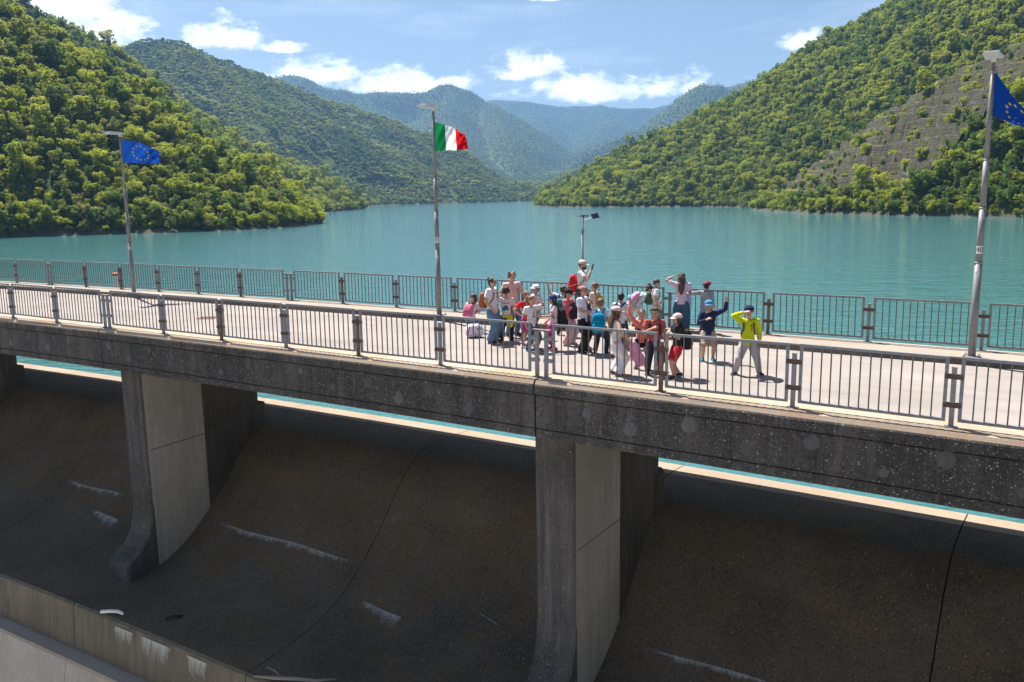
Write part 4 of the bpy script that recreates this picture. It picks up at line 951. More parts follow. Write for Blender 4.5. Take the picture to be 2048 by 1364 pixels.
# --- left cluster
p = Person('dark-haired child in a lilac T-shirt crouching by the kerb, pink backpack on', sl(-4.6, 4.95), 1.40, 150, (.62, .55, .66), JEAN, (BR, 'long'), ('front', 'front'), crouch=.20, lean=.35, stance=.03, cap=None, headpitch=.3)
p.backpack((.60, .16, .24), 'pink backpack on the crouching child at the left of the group', .28, .36, .17, strap=(.35, .08, .14), trim=(.5, .12, .2))
fb = empty('backpack', sl(-4.05, 4.35), label='white flower-print school bag standing on the road beside the crouching child', category='backpack'); fb.rotation_euler = (0, 0, .3)
def flower_mat():
    m, n = new_mat('flower_print'); oc = n('ShaderNodeTexCoord').outputs['Object']; vo = n.voro(oc, 17); d_ = n.math('LESS_THAN', vo.outputs['Distance'], .38)
    c = n.mix(n.math('MULTIPLY', d_, n.math('GREATER_THAN', n('ShaderNodeSeparateColor', {0: vo.outputs['Color']}).outputs[0], .45)), (.70, .67, .72), (.38, .16, .42)); finish(n, c, .8); return m
MT['flower'] = flower_mat()
e = MB(); n_ = 20; rows = [(.03, .2, .12), (.08, .235, .145), (.2, .24, .15), (.3, .22, .13), (.36, .14, .08)]
for i, (z_, a, b_) in enumerate(rows):
    e.v += [(a * math.copysign(abs(math.cos(2 * math.pi * k / n_)) ** .6, math.cos(2 * math.pi * k / n_)), b_ * math.copysign(abs(math.sin(2 * math.pi * k / n_)) ** .6, math.sin(2 * math.pi * k / n_)), z_) for k in range(n_)]
e.f = [(i * n_ + k, i * n_ + (k + 1) % n_, (i + 1) * n_ + (k + 1) % n_, (i + 1) * n_ + k) for i in range(4) for k in range(n_)] + [tuple(range(80, 100))]; e.mi = [0] * len(e.f)
link('bag_body', e.mesh('bag_body', MT['flower'], True), fb)
e = MB(); e.tube([(0, 0, 0), (0, 0, .05)], [(.2, .12), (.215, .13)], 16); link('base', e.mesh('base', fabric((.05, .04, .09))), fb)
e = MB(); e.tube([(-.05, -.02, .35), (0, -.02, .42), (.05, -.02, .35)], .01, 6); link('handle', e.mesh('handle', fabric((.5, .06, .14))), fb)
e = MB(); e.tube([(-.2, -.11, .06), (-.2, -.13, .2), (-.15, -.11, .33)], .012, 6); link('piping', e.mesh('piping', fabric((.45, .05, .2))), fb)
p = Person('woman in a white T-shirt and wide blue jeans facing right, brown backpack', sl(-3.16, 3.9), 1.69, 68, WHT, (.12, .22, .36), (DK, 'bun'), ('relaxed', 'down'), legs='wide', adult=True, glasses=True, fit=1.12, shoe=BLACK, stance=.03)
p.backpack((.36, .12, .05), 'brown leather backpack on the woman in wide jeans', .3, .42, .17, strap=(.2, .07, .03))
Person('brown-haired woman in a peach top standing behind the child with the printed back', sl(-3.25, 5.0), 1.74, 35, (.72, .44, .40), JEAN, (LB_, 'curly'), ('down', 'chest'), adult=True, stance=.03, headpitch=.2)
p = Person('child seen from behind, white T-shirt with pink lettering and a blue print', sl(-2.92, 4.2), 1.42, 172, (.70, .66, .60), (.02, .024, .04), (DK, 'curly'), ('down', 'head'), stance=.035, shoe=(.03, .03, .03))
p.mark('lettering', [rect(x, x + .018, .065, .105) for x in np.arange(-.08, .08, .026)], (.62, .16, .30), True)
p.mark('print', [[(-.10, -.10), (-.03, -.115), (.05, -.10), (.10, -.07), (.06, -.05), (.075, -.01), (.04, .015), (.02, .04), (-.005, .01), (-.05, .0), (-.06, -.04), (-.11, -.06)]], (.02, .16, .30), True)
p.mark('print_spot', [[(-.03, -.07), (.0, -.09), (.03, -.06), (.0, -.035)]], (.08, .45, .60), True)
def tied(p, col, label, w=.16, drop=.26, x0=-.04, back=True):
    k = p.h; T_ = p.T; z0 = p.tor[1][0] + .02; sg = 1 if back else -1; B = empty('tied_jacket', p.world((x0, sg * .1, z0 - drop)), label=label, category='jacket'); B.rotation_euler = (0, 0, p.yaw)
    loc = lambda q: Matrix.Rotation(-p.yaw, 4, 'Z') @ (p.world(q) - V3(B.location)); e = MB(); y = sg * (p.tor[1][2] + .045)
    e.tube([loc((x0, y * .8, z0)), loc((x0 + .01, y * 1.1, z0 - drop * .4)), loc((x0 - .01, y * 1.15, z0 - drop * .8)), loc((x0, y, z0 - drop))], [(w * .4, .03), (w * .55, .045), (w * .5, .04), (w * .25, .015)], 12)
    remesh(link('cloth', e.mesh('cloth', fabric(col)), B), .012, .6, 1)
    e = MB(); ring = [loc(((p.tor[1][1] + .03) * math.cos(a), (p.tor[1][2] + .03) * math.sin(a), z0 + .01 * math.sin(3 * a))) for a in np.linspace(0, 2 * math.pi, 19)]; e.tube(ring, .022, 8); link('sleeves', e.mesh('sleeves', fabric(col), True), B)
tied(p, (.62, .66, .03), 'lime yellow jacket tied round the waist of the child with the printed back', .17, .30, -.12)
Person('child in a white cap and pale T-shirt half hidden behind the red T-shirt', sl(-2.55, 5.1), 1.42, -60, (.66, .55, .60), JEAN, (BR, 'short'), ('front', 'down'), cap=((.72, .72, .76), 0), stance=.03, headpitch=-.1)
p = Person('girl in a red T-shirt with white lettering, hand on hip', sl(-2.0, 3.75), 1.42, 28, (.60, .025, .03), (.17, .14, .125), (LB_, 'pony'), ('hip', 'down'), legs='shorts', shoe=(.70, .55, .50), headyaw=15, headpitch=.15)
p.mark('lettering', [rect(-.085 + .17 * i / 8 - .006, -.085 + .17 * i / 8 + .006, .06 + .035 * math.sin(math.pi * i / 8), .076 + .035 * math.sin(math.pi * i / 8)) for i in range(9)] +
       [[(-.05, .03), (.0, .035), (.005, .02), (-.03, -.035), (.0, -.035), (.0, -.05), (-.06, -.05), (-.06, -.038), (-.022, .018), (-.05, .018)], rect(.015, .028, -.05, .035), [(.028, -.05), (.06, -.05), (.065, -.01), (.04, .0), (.028, -.012)]], (.75, .73, .70))
tied(p, (.02, .022, .06), 'navy jacket tied round the waist of the girl in red', .14, .16, .06, False)
p = Person('girl in a white T-shirt with a blue print, elbow raised behind her head', sl(-1.62, 3.35), 1.36, 38, (.66, .68, .66), (.06, .11, .2), (LB_, 'pony'), ('down', 'back_head'), headpitch=.35, headyaw=10, shoe=(.06, .1, .2))
p.mark('print', [rect(-.008, .008, -.06, .05), [(-.05, -.03), (0, -.07), (.05, -.03), (.04, -.02), (0, -.05), (-.04, -.02)], rect(-.03, .03, .02, .032), [(-.015, .05), (.015, .05), (.0, .075)]], (.08, .14, .42))
p.mark('hem_stripe', [rect(-.10, .10, -.20, -.165)], (.62, .46, .16))
def drape(name, p0, p1, w, col, label, cat, seed=1, dp=.06):
    B = empty(name, V3(p1), label=label, category=cat); r = random.Random(seed); L_ = V3(p1); a = V3(p0) - L_; e = MB()
    n_ = 6; pts = [a * (1 - i / n_) + V3((r.uniform(-.02, .02), r.uniform(-.02, .02), 0)) for i in range(n_ + 1)]
    e.tube(pts, [(w * (.25 + .75 * math.sin(math.pi * (.12 + .7 * i / n_))), dp * (.4 + .6 * r.random())) for i in range(n_ + 1)], 12)
    e.tube([a, a * .6 + V3((w * .5, 0, -.02)), a * .15 + V3((w * .7, .02, .0))], [dp * .5, dp * .6, dp * .3], 8)
    remesh(link('cloth', e.mesh('cloth', fabric(col)), B), .012, .6, 1); return B
drape('jacket', p.world(p.arm[-1][1]) , p.world(V3(p.arm[-1][2]) + V3((-.03, 0, -.16))), .075, (.55, .03, .16), 'crimson jacket hanging over the arm of the girl with the blue print', 'jacket', 2, .05)
p = Person('girl in a navy cap facing left, long dark hair, magenta leggings', sl(-1.2, 3.7), 1.36, -78, (.66, .52, .58), (.60, .03, .20), (DK, 'long'), ('relaxed', 'reach'), legs='leggings', cap=((.03, .045, .16), 0), headpitch=.1, shoe=(.35, .03, .09))
p.backpack((.022, .02, .02), 'large black backpack on the girl in the navy cap', .30, .50, .2)
p = Person('child in a coral hoodie and pale pink trousers with a dark cap, facing right', sl(-1.25, 4.5), 1.43, 62, (.66, .16, .17), (.60, .40, .43), (BLK, 'short'), ('chest', 'chest'), sleeve='hood', legs='wide', cap=((.025, .025, .03), 0), headpitch=.15, shoe=(.6, .5, .48))
p.backpack((.035, .03, .045), 'dark backpack hugged in front by the child in coral', .26, .40, .14, front=True, noneck=True)
p = Person('child stretching a cord overhead with both arms, seen from behind', sl(-2.1, 5.75), 1.36, 168, (.68, .64, .68), (.05, .07, .12), (BR, 'short'), ('stretch', 'stretch'))
p.backpack((.01, .30, .34), 'teal backpack on the child stretching a cord', .26, .34, .15)
w0, w1 = p.world(p.wr[-1]), p.world(p.wr[1]); c_ = empty('cord', w0, label='thin orange cord stretched between raised hands', category='cord'); e = MB(); d_ = w1 - w0
e.tube([d_ * t + V3((0, 0, -.12 * math.sin(math.pi * t))) for t in np.linspace(0, 1, 9)], .008, 6); link('strand', e.mesh('strand', fabric((.6, .28, .16))), c_)
p = Person('bearded man in a beige cap and white polo shirt on the kerb, facing right', sl(-2.05, 6.75), 1.80, 72, (.70, .68, .74), (.06, .065, .08), (BR, 'short'), ('phone', 'down'), adult=True, cap=((.55, .44, .33), 0, (.72, .70, .68)), beard=BR, stance=.03, fit=1.05, headpitch=.1)
p.backpack((.55, .025, .03), 'red backpack on the bearded man', .30, .52, .22, strap=(.16, .02, .03), trim=(.30, .015, .03))
q = empty('phone', p.world(p.wr[-1]) + V3((0, 0, .02)), label='dark phone in the hand of the bearded man', category='phone'); q.rotation_euler = (.4, .3, p.yaw); e = MB(); e.box(-.036, .036, -.006, .006, -.04, .12); e.box(-.034, .034, -.0065, -.006, -.035, .115); link('case', e.mesh('case', MT['black']), q)
p = Person('fair-haired child by the bearded man with a yellow bag strap', sl(-1.45, 6.35), 1.42, -120, (.66, .55, .46), (.05, .06, .09), (LB_, 'short'), ('front', 'front'))
p.backpack((.62, .34, .02), 'yellow bag carried by the fair-haired child', .24, .30, .13, strap=(.6, .33, .02))
p = Person('young woman in a dusty pink cap, white polo shirt and black trousers', sl(-.42, 3.72), 1.60, 70, (.70, .69, .78), (.022, .02, .024), (DK, 'pony'), ('front', 'relaxed'), adult=True, cap=((.45, .20, .20), 0), headpitch=.25, stance=.04, shoe=(.03, .025, .025))
e = MB(); pts = [p.surf(-.05, p.tor[5][0] + .02, False, .03), p.surf(-.02, p.tor[4][0], False, .035), p.surf(.0, p.tor[3][0], False, .045), p.surf(.03, p.tor[4][0], False, .035), p.surf(.05, p.tor[5][0] + .02, False, .03)]
e.tube(pts, .007, 6); link('lanyard', e.mesh('lanyard', MT['black']), p.R)
p = Person('boy with short brown hair seen from behind, white T-shirt, dark trousers', sl(.06, 3.75), 1.34, 165, (.68, .68, .76), (.025, .035, .06), (LB_, 'short'), ('down', 'relaxed'), shoe=(.03, .03, .04))
p.backpack((.0, .21, .38), 'bright blue backpack on the boy in the middle of the group', .31, .46, .19, strap=(.01, .26, .3), trim=(.0, .26, .42))
p = Person('black-haired child in a white shirt turned away behind the blue backpack', sl(.05, 4.85), 1.36, 175, (.68, .67, .72), (.05, .06, .1), (BLK, 'short'), ('down', 'chest'))
p.backpack((.03, .03, .035), 'small black bag on the black-haired child', .2, .26, .13, side=.09)
p = Person('long-haired girl in a pale pink cap and white trousers, close to the railing', sl(1.45, 1.75), 1.45, 112, (.70, .68, .66), (.72, .69, .74), (BR, 'long'), ('out', 'front'), legs='wide', sleeve='none', cap=((.66, .46, .44), 0), headpitch=.15, shoe=(.2, .12, .11), stance=.03)
def pat_mat():
    m, n = new_mat('canvas_print'); oc = n('ShaderNodeTexCoord').outputs['Object']; vo = n.voro(oc, 14); c = n.mix(n.ramp(n.noise(oc, 20, 3), [(.4, 0.), (.6, 1.)]), (.42, .34, .29), (.24, .19, .17))
    finish(n, n.mix(n.math('LESS_THAN', vo.outputs['Distance'], .22), c, (.5, .04, .04)), .8); return m
bg_ = p.backpack((.36, .29, .25), 'tan patterned backpack worn in front by the girl in white trousers', .3, .40, .17, front=True, low=.12, side=.02, noneck=True); bg_.children[0].data.materials[0] = pat_mat()
q = p.world(p.wr[-1]); drape('jacket', q, q + V3((.20, .05, -.50)), .13, (.62, .27, .40), 'pink jacket dangling from the hand of the girl in white trousers', 'jacket', 5, .07)
p = Person('child bending forward on the sidewalk with hair tied in a white band', sl(-.55, 7.0), 1.42, 105, (.66, .64, .74), (.66, .60, .58), (DK, 'bun'), ('reach', 'reach'), lean=.62, crouch=.10, stance=.06, headpitch=.3)
p.backpack((.70, .30, .46), 'pink and aqua backpack on the bending child', .29, .40, .19, strap=(.2, .5, .55), trim=(.22, .50, .55))
p = Person('girl in a coral jacket and black shorts waving beside the railing', sl(1.62, 2.65), 1.31, 5, (.80, .24, .17), BLACK, (BR, 'short'), ('high', 'front'), sleeve='long', legs='short', shoe=(.09, .05, .04), stance=.03)
p.mark('panel', [[(-.14, .05), (-.06, .03), (.04, -.09), (.02, -.12), (-.10, -.03), (-.14, -.02)]], BLACK)
p.mark('shirt_hem', [rect(-.11, .11, -.215, -.16)], (.72, .71, .75))
p = Person('boy in an olive cap and dusty red T-shirt behind the railing post', sl(2.12, 2.2), 1.43, 8, (.46, .10, .095), (.035, .035, .05), (BR, 'short'), ('chest', 'down'), cap=((.10, .095, .065), 0), stance=.04)
p.backpack((.04, .045, .03), 'dark green backpack on the boy in the olive cap', .28, .38, .16)
q = p.world(p.wr[1]); drape('jacket', q, q + V3((-.12, -.03, -.42)), .11, (.62, .05, .13), 'bright red jacket hanging from the hand of the boy in the olive cap', 'jacket', 7, .05)
p = Person('brown-haired boy in a white T-shirt on the sidewalk, head bowed', sl(.1, 6.85), 1.36, 100, (.72, .70, .72), (.2, .19, .2), (BR, 'short'), ('down', 'down'), headpitch=.4)
p.backpack((.05, .11, .06), 'green backpack on the boy with bowed head', .24, .34, .16)
p = Person('girl in a whitish cap, black jacket and red shorts, facing left', sl(2.66, 2.15), 1.33, -62, (.025, .024, .026), (.62, .015, .03), (DK, 'long'), ('front', 'chest'), legs='shorts', cap=((.70, .52, .50), 0), stance=.03, step=.09, shoe=(.04, .05, .06))
p.backpack((.028, .026, .026), 'black backpack on the girl in red shorts', .28, .42, .18)
p = Person('woman seen from behind with a backward olive cap, pink T-shirt and wide jeans', sl(.75, 7.0), 1.52, 178, (.62, .50, .60), (.045, .105, .18), (BR, 'long'), ('front', 'head'), legs='wide', cap=((.07, .068, .05), 180), shoe=(.5, .5, .5), adult=True, stance=.03)
q = p.world(p.arm[-1][2]); drape('jacket', q + V3((0, 0, .12)), q + V3((.10, -.03, -.42)), .10, (.40, .46, .68), 'pale blue jacket over the arm of the woman in the olive cap', 'jacket', 8, .06)
p = Person('child in a grey hoodie and a red and black cap reaching left', sl(1.45, 6.95), 1.34, 150, (.26, .27, .31), (.12, .12, .13), (BLK, 'short'), ('down', 'side'), sleeve='hood', cap=((.40, .02, .025), 150, (.02, .02, .02)))
p = Person('boy in a blue cap, navy jacket and beige shorts waving with a raised hand', sl(2.56, 4.15), 1.38, 6, (.022, .03, .085), (.42, .33, .25), (BR, 'short'), ('chest', ((.16, .06, .22), (1, -.2, -.5), 1)), sleeve='long', legs='shorts', cap=((.07, .25, .46), 0), shoe=(.02, .19, .28), stance=.03, fit=1.12, glasses=False)
p.backpack((.03, .035, .06), 'dark backpack on the waving boy in beige shorts', .26, .36, .15)
p.mark('badge', [rect(.05, .075, .07, .085), rect(.05, .07, .05, .06)], (.6, .2, .3))
p = Person('boy in a lime yellow jacket and grey trousers shading his eyes', sl(3.81, 3.12), 1.45, 4, (.56, .62, .012), (.42, .39, .38), (BR, 'short'), ('shade', 'down'), sleeve='long', cap=((.022, .028, .075), 0), shoe=(.03, .04, .06), stance=.115, turn=.5)
p.backpack((.09, .085, .085), 'grey backpack on the boy in the lime jacket', .28, .40, .16, strap=(.12, .11, .11))
p.mark('lettering', [rect(.045, .058, .09 - .032 * i, .112 - .032 * i) for i in range(5)], BLACK)
e = MB(); sh, el_, wr = p.arm[1]; a_ = el_.lerp(wr, .42); b_ = el_.lerp(wr, .52); e.tube([a_, b_], [.041 * p.h] * 2, 12); link('sleeve_band', e.mesh('sleeve_band', fabric((.62, .62, .62)), True), p.R)
dg = bpy.context.evaluated_depsgraph_get()
new = [(o, D.meshes.new_from_object(o.evaluated_get(dg))) for o in BAKE]
for o, me in new:
    o.modifiers.clear(); nm = o.data.name; o.data = me; me.name = nm; me.polygons.foreach_set('use_smooth', [True] * len(me.polygons))
for o in COL.objects:
    if o.name.startswith('person') and 'label' in o.keys(): o['group'] = GR
# ------------------------------------------------------------------ trees
def leaf_mat(name, c1, c2, tr=.35):
    m, n = new_mat(name); oi = n('ShaderNodeObjectInfo').outputs['Random']
    at_ = n('ShaderNodeAttribute', attribute_name='tone').outputs['Fac']
    hue = n.noise(n('ShaderNodeNewGeometry').outputs['Position'], .02, 3, .6)
    hue = n.math('ADD', n.math('MULTIPLY', hue, .55), n.math('MULTIPLY', n.noise(n('ShaderNodeNewGeometry').outputs['Position'], .0045, 4, .6), .45))
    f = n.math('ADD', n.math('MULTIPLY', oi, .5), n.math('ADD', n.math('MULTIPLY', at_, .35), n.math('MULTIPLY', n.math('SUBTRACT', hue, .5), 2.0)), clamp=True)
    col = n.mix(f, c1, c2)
    d = n('ShaderNodeBsdfPrincipled', {'Base Color': col, 'Roughness': .6, 'Specular IOR Level': .25})
    t = n('ShaderNodeBsdfTranslucent', {'Color': n.mix(.5, col, tuple(min(1, q * 1.35) for q in c2))})
    x = n('ShaderNodeMixShader', {0: tr}); n.l.new(d.outputs[0], x.inputs[1]); n.l.new(t.outputs[0], x.inputs[2])
    n('ShaderNodeOutputMaterial', {'Surface': x.outputs[0]}); return m
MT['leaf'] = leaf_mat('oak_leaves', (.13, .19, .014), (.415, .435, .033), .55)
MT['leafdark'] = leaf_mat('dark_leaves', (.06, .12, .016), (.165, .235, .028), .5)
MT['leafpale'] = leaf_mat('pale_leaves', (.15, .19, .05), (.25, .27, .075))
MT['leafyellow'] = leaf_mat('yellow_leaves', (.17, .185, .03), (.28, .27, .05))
MT['bark'] = plain('bark', (.09, .07, .052), .9, 0, .3, 8, .1)
def crown_mesh(name, mat, n, R, hgt, leaf, seed, lobes=42, low=.05, card=3):
    "leaf cards spread over the shells of many overlapping lobes; height 1 tree unit = 1 m"
    g = np.random.default_rng(seed); L = []
    for i in range(lobes):
        t = i / lobes; z = hgt * (low + .12 + (.9 - low - .12) * g.random()); rr = R * (1 - ((z / hgt - .55) / .6) ** 2 * .75) * .62 * math.sqrt(g.random())
        a = g.random() * 6.283; L.append((rr * math.cos(a) * 1.5, rr * math.sin(a) * 1.5, z, R * g.uniform(.13, .30)))
    L.append((0, 0, hgt * .55, R * .42))
    V = np.empty((n, 4, 3)); tone = np.empty(n); L = np.array(L); w = L[:, 3] ** 2; pick = g.choice(len(L), n, p=w / w.sum())
    d = g.normal(size=(n, 3)); d[:, 2] = d[:, 2] * .8 + .25; d /= np.linalg.norm(d, axis=1, keepdims=True)
    rad = L[pick, 3] * (.5 + .75 * g.random(n) ** .8)
    c = L[pick, :3] + d * rad[:, None] * np.array([1, 1, .8])
    nn = d * .55 + np.array([0, 0, .75]) + g.normal(size=(n, 3)) * .45; nn /= np.linalg.norm(nn, axis=1, keepdims=True)
    a = np.cross(nn, g.normal(size=(n, 3))); a /= np.linalg.norm(a, axis=1, keepdims=True); b_ = np.cross(nn, a)
    s = (leaf * g.uniform(.6, 1.3, n))[:, None]
    V[:, 0] = c - a * s; V[:, 1] = c - b_ * s * .55 + nn * s * .2; V[:, 2] = c + a * s * 1.1; V[:, 3] = c + b_ * s * .6 - nn * s * .15
    me = D.meshes.new(name); me.vertices.add(4 * n); me.vertices.foreach_set('co', V.ravel()); me.loops.add(4 * n); me.loops.foreach_set('vertex_index', np.arange(4 * n))
    me.polygons.add(n); me.polygons.foreach_set('loop_start', np.arange(n) * 4); me.materials.append(mat)
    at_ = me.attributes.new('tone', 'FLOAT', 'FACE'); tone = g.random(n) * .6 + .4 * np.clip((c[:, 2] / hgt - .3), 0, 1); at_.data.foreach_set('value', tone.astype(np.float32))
    me.update(calc_edges=True); return me
def trunk_mesh(name, hgt, R, seed):
    r = random.Random(seed); b = MB(); b.tube([(0, 0, -1.2), (.05, 0, hgt * .25), (.1, .08, hgt * .5), (.05, .1, hgt * .8)], [.2, .16, .11, .03], 7)
    for i in range(5):
        a = r.uniform(0, 6.28); z = hgt * r.uniform(.25, .55); l = R * r.uniform(.5, .85)
        b.tube([(.05, .03, z), (l * .5 * math.cos(a), l * .5 * math.sin(a), z + l * .35), (l * math.cos(a), l * math.sin(a), z + l * .8)], [.08, .05, .015], 5)
    return b.mesh(name, MT['bark'], True)
PROTO = []
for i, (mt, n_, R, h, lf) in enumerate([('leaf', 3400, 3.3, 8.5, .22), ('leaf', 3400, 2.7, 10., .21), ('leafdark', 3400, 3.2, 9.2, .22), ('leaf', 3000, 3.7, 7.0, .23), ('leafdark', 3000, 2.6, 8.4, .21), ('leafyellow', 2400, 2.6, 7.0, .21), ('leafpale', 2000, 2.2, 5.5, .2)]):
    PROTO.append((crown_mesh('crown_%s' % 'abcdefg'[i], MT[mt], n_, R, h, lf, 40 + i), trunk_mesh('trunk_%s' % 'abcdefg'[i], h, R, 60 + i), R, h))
FARP = []
for i, (mt, n_) in enumerate([('leaf', 260), ('leafdark', 260), ('leaf', 240), ('leafdark', 240), ('leafpale', 200)]):
    FARP.append(crown_mesh('far_crown_%s' % 'abcde'[i], MT[mt], n_, 3.6, 8., .85, 80 + i, 7, .1))
def proto_coll(name, meshes):
    c = D.collections.new(name)
    for i, m in enumerate(meshes): c.objects.link(D.objects.new('%s_%d' % (name, i), m))
    return c
def joined(cr_, tr):
    a = D.meshes.new(cr_.name + '_tree'); import bmesh
    bm_ = bmesh.new(); bm_.from_mesh(tr); bm_.from_mesh(cr_)
    nt = len(tr.polygons); bm_.faces.ensure_lookup_table()
    for f in bm_.faces: f.material_index = 0 if f.index < nt else 1
    bm_.to_mesh(a); bm_.free(); a.materials.append(MT['bark']); a.materials.append(cr_.materials[0]); return a
nearC = proto_coll('tree_kinds', [p[0] for p in PROTO]); farC = proto_coll('far_tree_kinds', FARP)
def forest_group():
    ng = D.node_groups.new('scatter_trees', 'GeometryNodeTree')
    ng.interface.new_socket('Geometry', in_out='INPUT', socket_type='NodeSocketGeometry'); ng.interface.new_socket('Kinds', in_out='INPUT', socket_type='NodeSocketCollection')
    ng.interface.new_socket('Geometry', in_out='OUTPUT', socket_type='NodeSocketGeometry')
    n = NT(ng); gi = n.n.new('NodeGroupInput'); go = n.n.new('NodeGroupOutput')
    ci = n('GeometryNodeCollectionInfo', {'Separate Children': True, 'Reset Children': True}); n.l.new(gi.outputs[1], ci.inputs[0])
    def attr(nm, ty):
        a = n('GeometryNodeInputNamedAttribute', data_type=ty); a.inputs[0].default_value = nm; return a.outputs[0]
    ip = n('GeometryNodeInstanceOnPoints', {'Pick Instance': True}); n.l.new(gi.outputs[0], ip.inputs['Points']); n.l.new(ci.outputs[0], ip.inputs['Instance'])
    n.l.new(attr('pick', 'INT'), ip.inputs['Instance Index']); n.l.new(attr('rot', 'FLOAT_VECTOR'), ip.inputs['Rotation']); n.l.new(attr('size', 'FLOAT_VECTOR'), ip.inputs['Scale'])
    n.l.new(ip.outputs[0], go.inputs[0]); return ng
NG = forest_group(); SOCK = [i.identifier for i in NG.interface.items_tree if i.name == 'Kinds'][0]
def forest(pts, pick, size, coll, label):
    m = D.meshes.new('forest'); m.vertices.add(len(pts)); m.vertices.foreach_set('co', np.asarray(pts, float).ravel())
    g = np.random.default_rng(len(pts))
    m.attributes.new('pick', 'INT', 'POINT').data.foreach_set('value', np.asarray(pick, np.int32))
    rt_ = np.stack([g.normal(size=len(pts)) * .13, g.normal(size=len(pts)) * .13, g.random(len(pts)) * 6.28], -1)
    m.attributes.new('rot', 'FLOAT_VECTOR', 'POINT').data.foreach_set('vector', rt_.astype(np.float32).ravel())
    sz = np.stack([size * g.uniform(.8, 1.2, len(pts)), size * g.uniform(.8, 1.2, len(pts)), size * g.uniform(.7, 1.3, len(pts)) * (.62 if coll is farC else 1)], -1)
    m.attributes.new('size', 'FLOAT_VECTOR', 'POINT').data.foreach_set('vector', sz.astype(np.float32).ravel()); m.update()
    o = link('forest', m, kind='stuff', label=label, category='forest'); md = o.modifiers.new('scatter', 'NODES'); md.node_group = NG; md[SOCK] = coll; return o
def scatter(x0, x1, y0, y1, st, cull=True):
    g = np.random.default_rng(int(st * 100)); nx, ny = int((x1 - x0) / st), int((y1 - y0) / st)
    X, Y = np.meshgrid(np.arange(nx), np.arange(ny)); X = x0 + (X + .5 * (Y % 2) + g.uniform(-.42, .42, X.shape)) * st; Y = y0 + (Y + g.uniform(-.42, .42, Y.shape)) * st
    X, Y = X.ravel(), Y.ravel(); k = Y > 50; k &= np.abs(np.arctan2(X, Y)) < .64; X, Y = X[k], Y[k]
    Z = height(X, Y); k = Z > ZW + .25 + g.random(len(Z)) * .6; X, Y, Z = X[k], Y[k], Z[k]
    e = 2.; hx = (height(X + e, Y) - height(X - e, Y)) / (2 * e); hy = (height(X, Y + e) - height(X, Y - e)) / (2 * e)
    d = np.hypot(X, Y); facing = (hx * X + hy * Y) / d - (Z - CAMZ) / d       # > 0: the slope faces the camera
    if cull: k = facing > -.22; X, Y, Z = X[k], Y[k], Z[k]
    return X, Y, Z, g
X, Y, Z, g = scatter(-560, 640, 120, 868, 2.15)
U, V_ = topix(X, Y, Z); rock = inpoly(U, V_, CLIFF) & (np.hypot(X, Y) < 430) & (X > 0)
keep_ = ~rock | (g.random(len(X)) < .27); X, Y, Z, U, V_, rock = (q[keep_] for q in (X, Y, Z, U, V_, rock))
kind = fbm(X / 60, Y / 60, 3) + g.normal(size=len(X)) * .12
pick = np.where(kind < .40, g.choice([2, 4, 2, 0], len(X)), g.choice([0, 1, 3, 0, 1, 3, 5, 6, 4], len(X)))
size = np.exp(g.normal(size=len(X)) * .33) * .41 * np.where(rock, .6, 1) * np.where(Z < ZW + 3, .75, 1)
dist = np.hypot(X, Y)
size *= np.clip(dist / 260, .8, 1.25)
# the trees that show largest become individuals
vis = (U > -30) & (U < 2080) & (V_ > -60) & (V_ < 480) & ~rock
score = np.where(vis, size / dist, 0); order = np.argsort(-score); left = X < 0
TALLY = {True: 0, False: 0}; single = np.zeros(len(X), bool)
for i in order:
    if sum(TALLY.values()) >= 300: break
    sd = bool(left[i])
    if TALLY[sd] >= (190 if sd else 110): continue
    TALLY[sd] += 1; single[i] = True
DESC = ['broad mid-green tree', 'tall green tree', 'tall dark green tree', 'low spreading green tree', 'slim dark green tree', 'yellow-green tree', 'small pale green tree']
for i in np.flatnonzero(single):
    cm_, tm, _, _ = PROTO[pick[i]]; hill = 'near left hillside' if left[i] else 'near right hillside'; hz = Z[i] - ZW
    zone = 'at the water\'s edge of the' if hz < 7 else 'low on the' if hz < 22 else 'halfway up the' if hz < 48 else 'high on the'
    t = empty('tree', (X[i], Y[i], Z[i]), label='%s %s %s' % (DESC[pick[i]], zone, hill), category='tree', group='%ss %s %s' % (DESC[pick[i]], zone, hill)); t.rotation_euler = (0, 0, g.random() * 6.28); s_ = size[i]; t.scale = (s_, s_, s_ * g.uniform(.9, 1.2))
    link('crown', cm_, t); link('trunk', tm, t)
rest = ~single
for cond, lb in ((left & (dist < 420), 'dense broadleaf wood covering the near left hillside'), (left & (dist >= 420), 'wood on the second ridge behind the left hillside'),
                 (~left & (dist < 470), 'wood and scrub around the rock face on the right'), (~left & (dist >= 470), 'dense wood on the tall right hill above the lake')):
    k = rest & cond; forest(np.stack([X, Y, Z], -1)[k], pick[k], size[k], nearC, lb)
SX, SY, SZ, g2 = scatter(-560, 640, 120, 868, 2.1); k = (SZ < ZW + 5.0) ; SX, SY, SZ = SX[k], SY[k], SZ[k]
forest(np.stack([SX, SY, SZ - .4], -1), g2.choice([0, 2, 3, 5, 6, 4, 3], len(SX)), g2.uniform(.25, .62, len(SX)), nearC, 'bushes crowding the water line along both near shores')
X, Y, Z, g = scatter(-1300, 1100, 868, 1750, 4.4); d = np.hypot(X, Y)
kd = fbm(X / 110, Y / 110, 3) + g.normal(size=len(X)) * .1; pk = np.where(kd < .42, g.choice([1, 3], len(X)), g.choice([0, 2, 0, 2, 4, 1], len(X)))
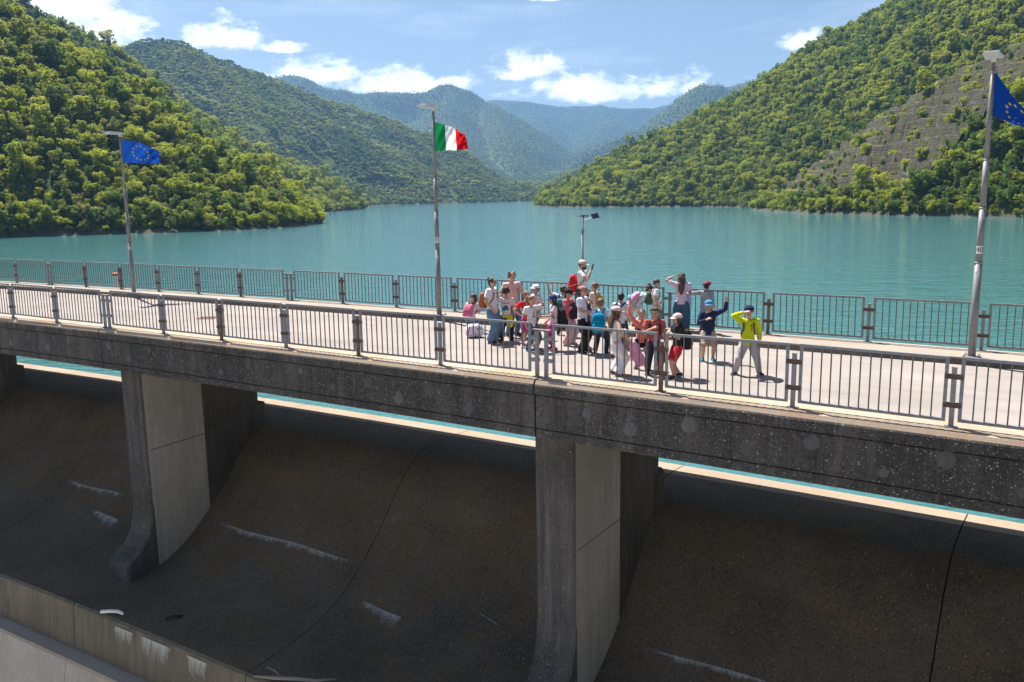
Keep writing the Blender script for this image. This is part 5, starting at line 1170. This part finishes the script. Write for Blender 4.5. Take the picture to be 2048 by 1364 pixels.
forest(np.stack([X, Y, Z], -1), pk, np.exp(g.normal(size=len(X)) * .25) * .74, farC, 'forest over the domed hill across the water')
X, Y, Z, g = scatter(-3000, 2700, 1750, 5800, 9.5); kd = fbm(X / 200, Y / 200, 3) + g.normal(size=len(X)) * .1
forest(np.stack([X, Y, Z], -1), np.where(kd < .45, g.choice([1, 3], len(X)), g.choice([0, 2, 1], len(X))), g.uniform(.7, 1.25, len(X)), farC, 'blue hazy forest on the far mountains')
# shrubs at the water's edge
def shrub(u, v, h, R, mt, label, n_=500, seed=1, dz=0.):
    p = onz(u, v, ZW); t = empty('shrub', p, label=label, category='shrub')
    link('crown', crown_mesh('shrub_crown', MT[mt], n_, R, h, .17, seed, 9, .15), t)
    b = MB(); r = random.Random(seed)
    for i in range(6):
        a = r.uniform(0, 6.28); l = R * r.uniform(.3, .8); b.tube([(0, 0, -.6), (l * .4 * math.cos(a), l * .4 * math.sin(a), h * .4), (l * math.cos(a), l * math.sin(a), h * .85)], [.07, .045, .012], 5)
    link('stems', b.mesh('stems', MT['bark'], True), t)
shrub(669, 429, 4.6, 1.9, 'leafpale', 'thin pale shrub standing alone in the shallow water', 170, 3)
shrub(661, 429, 1.6, .8, 'leafpale', 'small pale sprig in the water beside the lone shrub', 60, 4)
shrub(592, 431, 4.8, 2.6, 'leafyellow', 'yellow-green bush on the shore in front of dark trees', 420, 5)
shrub(556, 452, 3.0, 1.8, 'leafyellow', 'yellow-green bush at the tip of the near promontory', 350, 6)
shrub(1488, 417, 5.0, 4.2, 'leafyellow', 'yellow-green bush at the tip of the rocky right spur', 520, 7)

# ------------------------------------------------------------------ haze
b = MB(); b.box(-3500, 3200, -330, 6100, -16, 680)
hm, n = new_mat('haze'); v_ = n('ShaderNodeVolumePrincipled', {'Color': (.25, .49, .86), 'Density': HAZE, 'Anisotropy': .25})
n('ShaderNodeOutputMaterial', {'Volume': v_.outputs[0]})
link('haze', b.mesh('haze', hm), kind='stuff', label='thin blue summer haze in the air over the valley', category='haze')
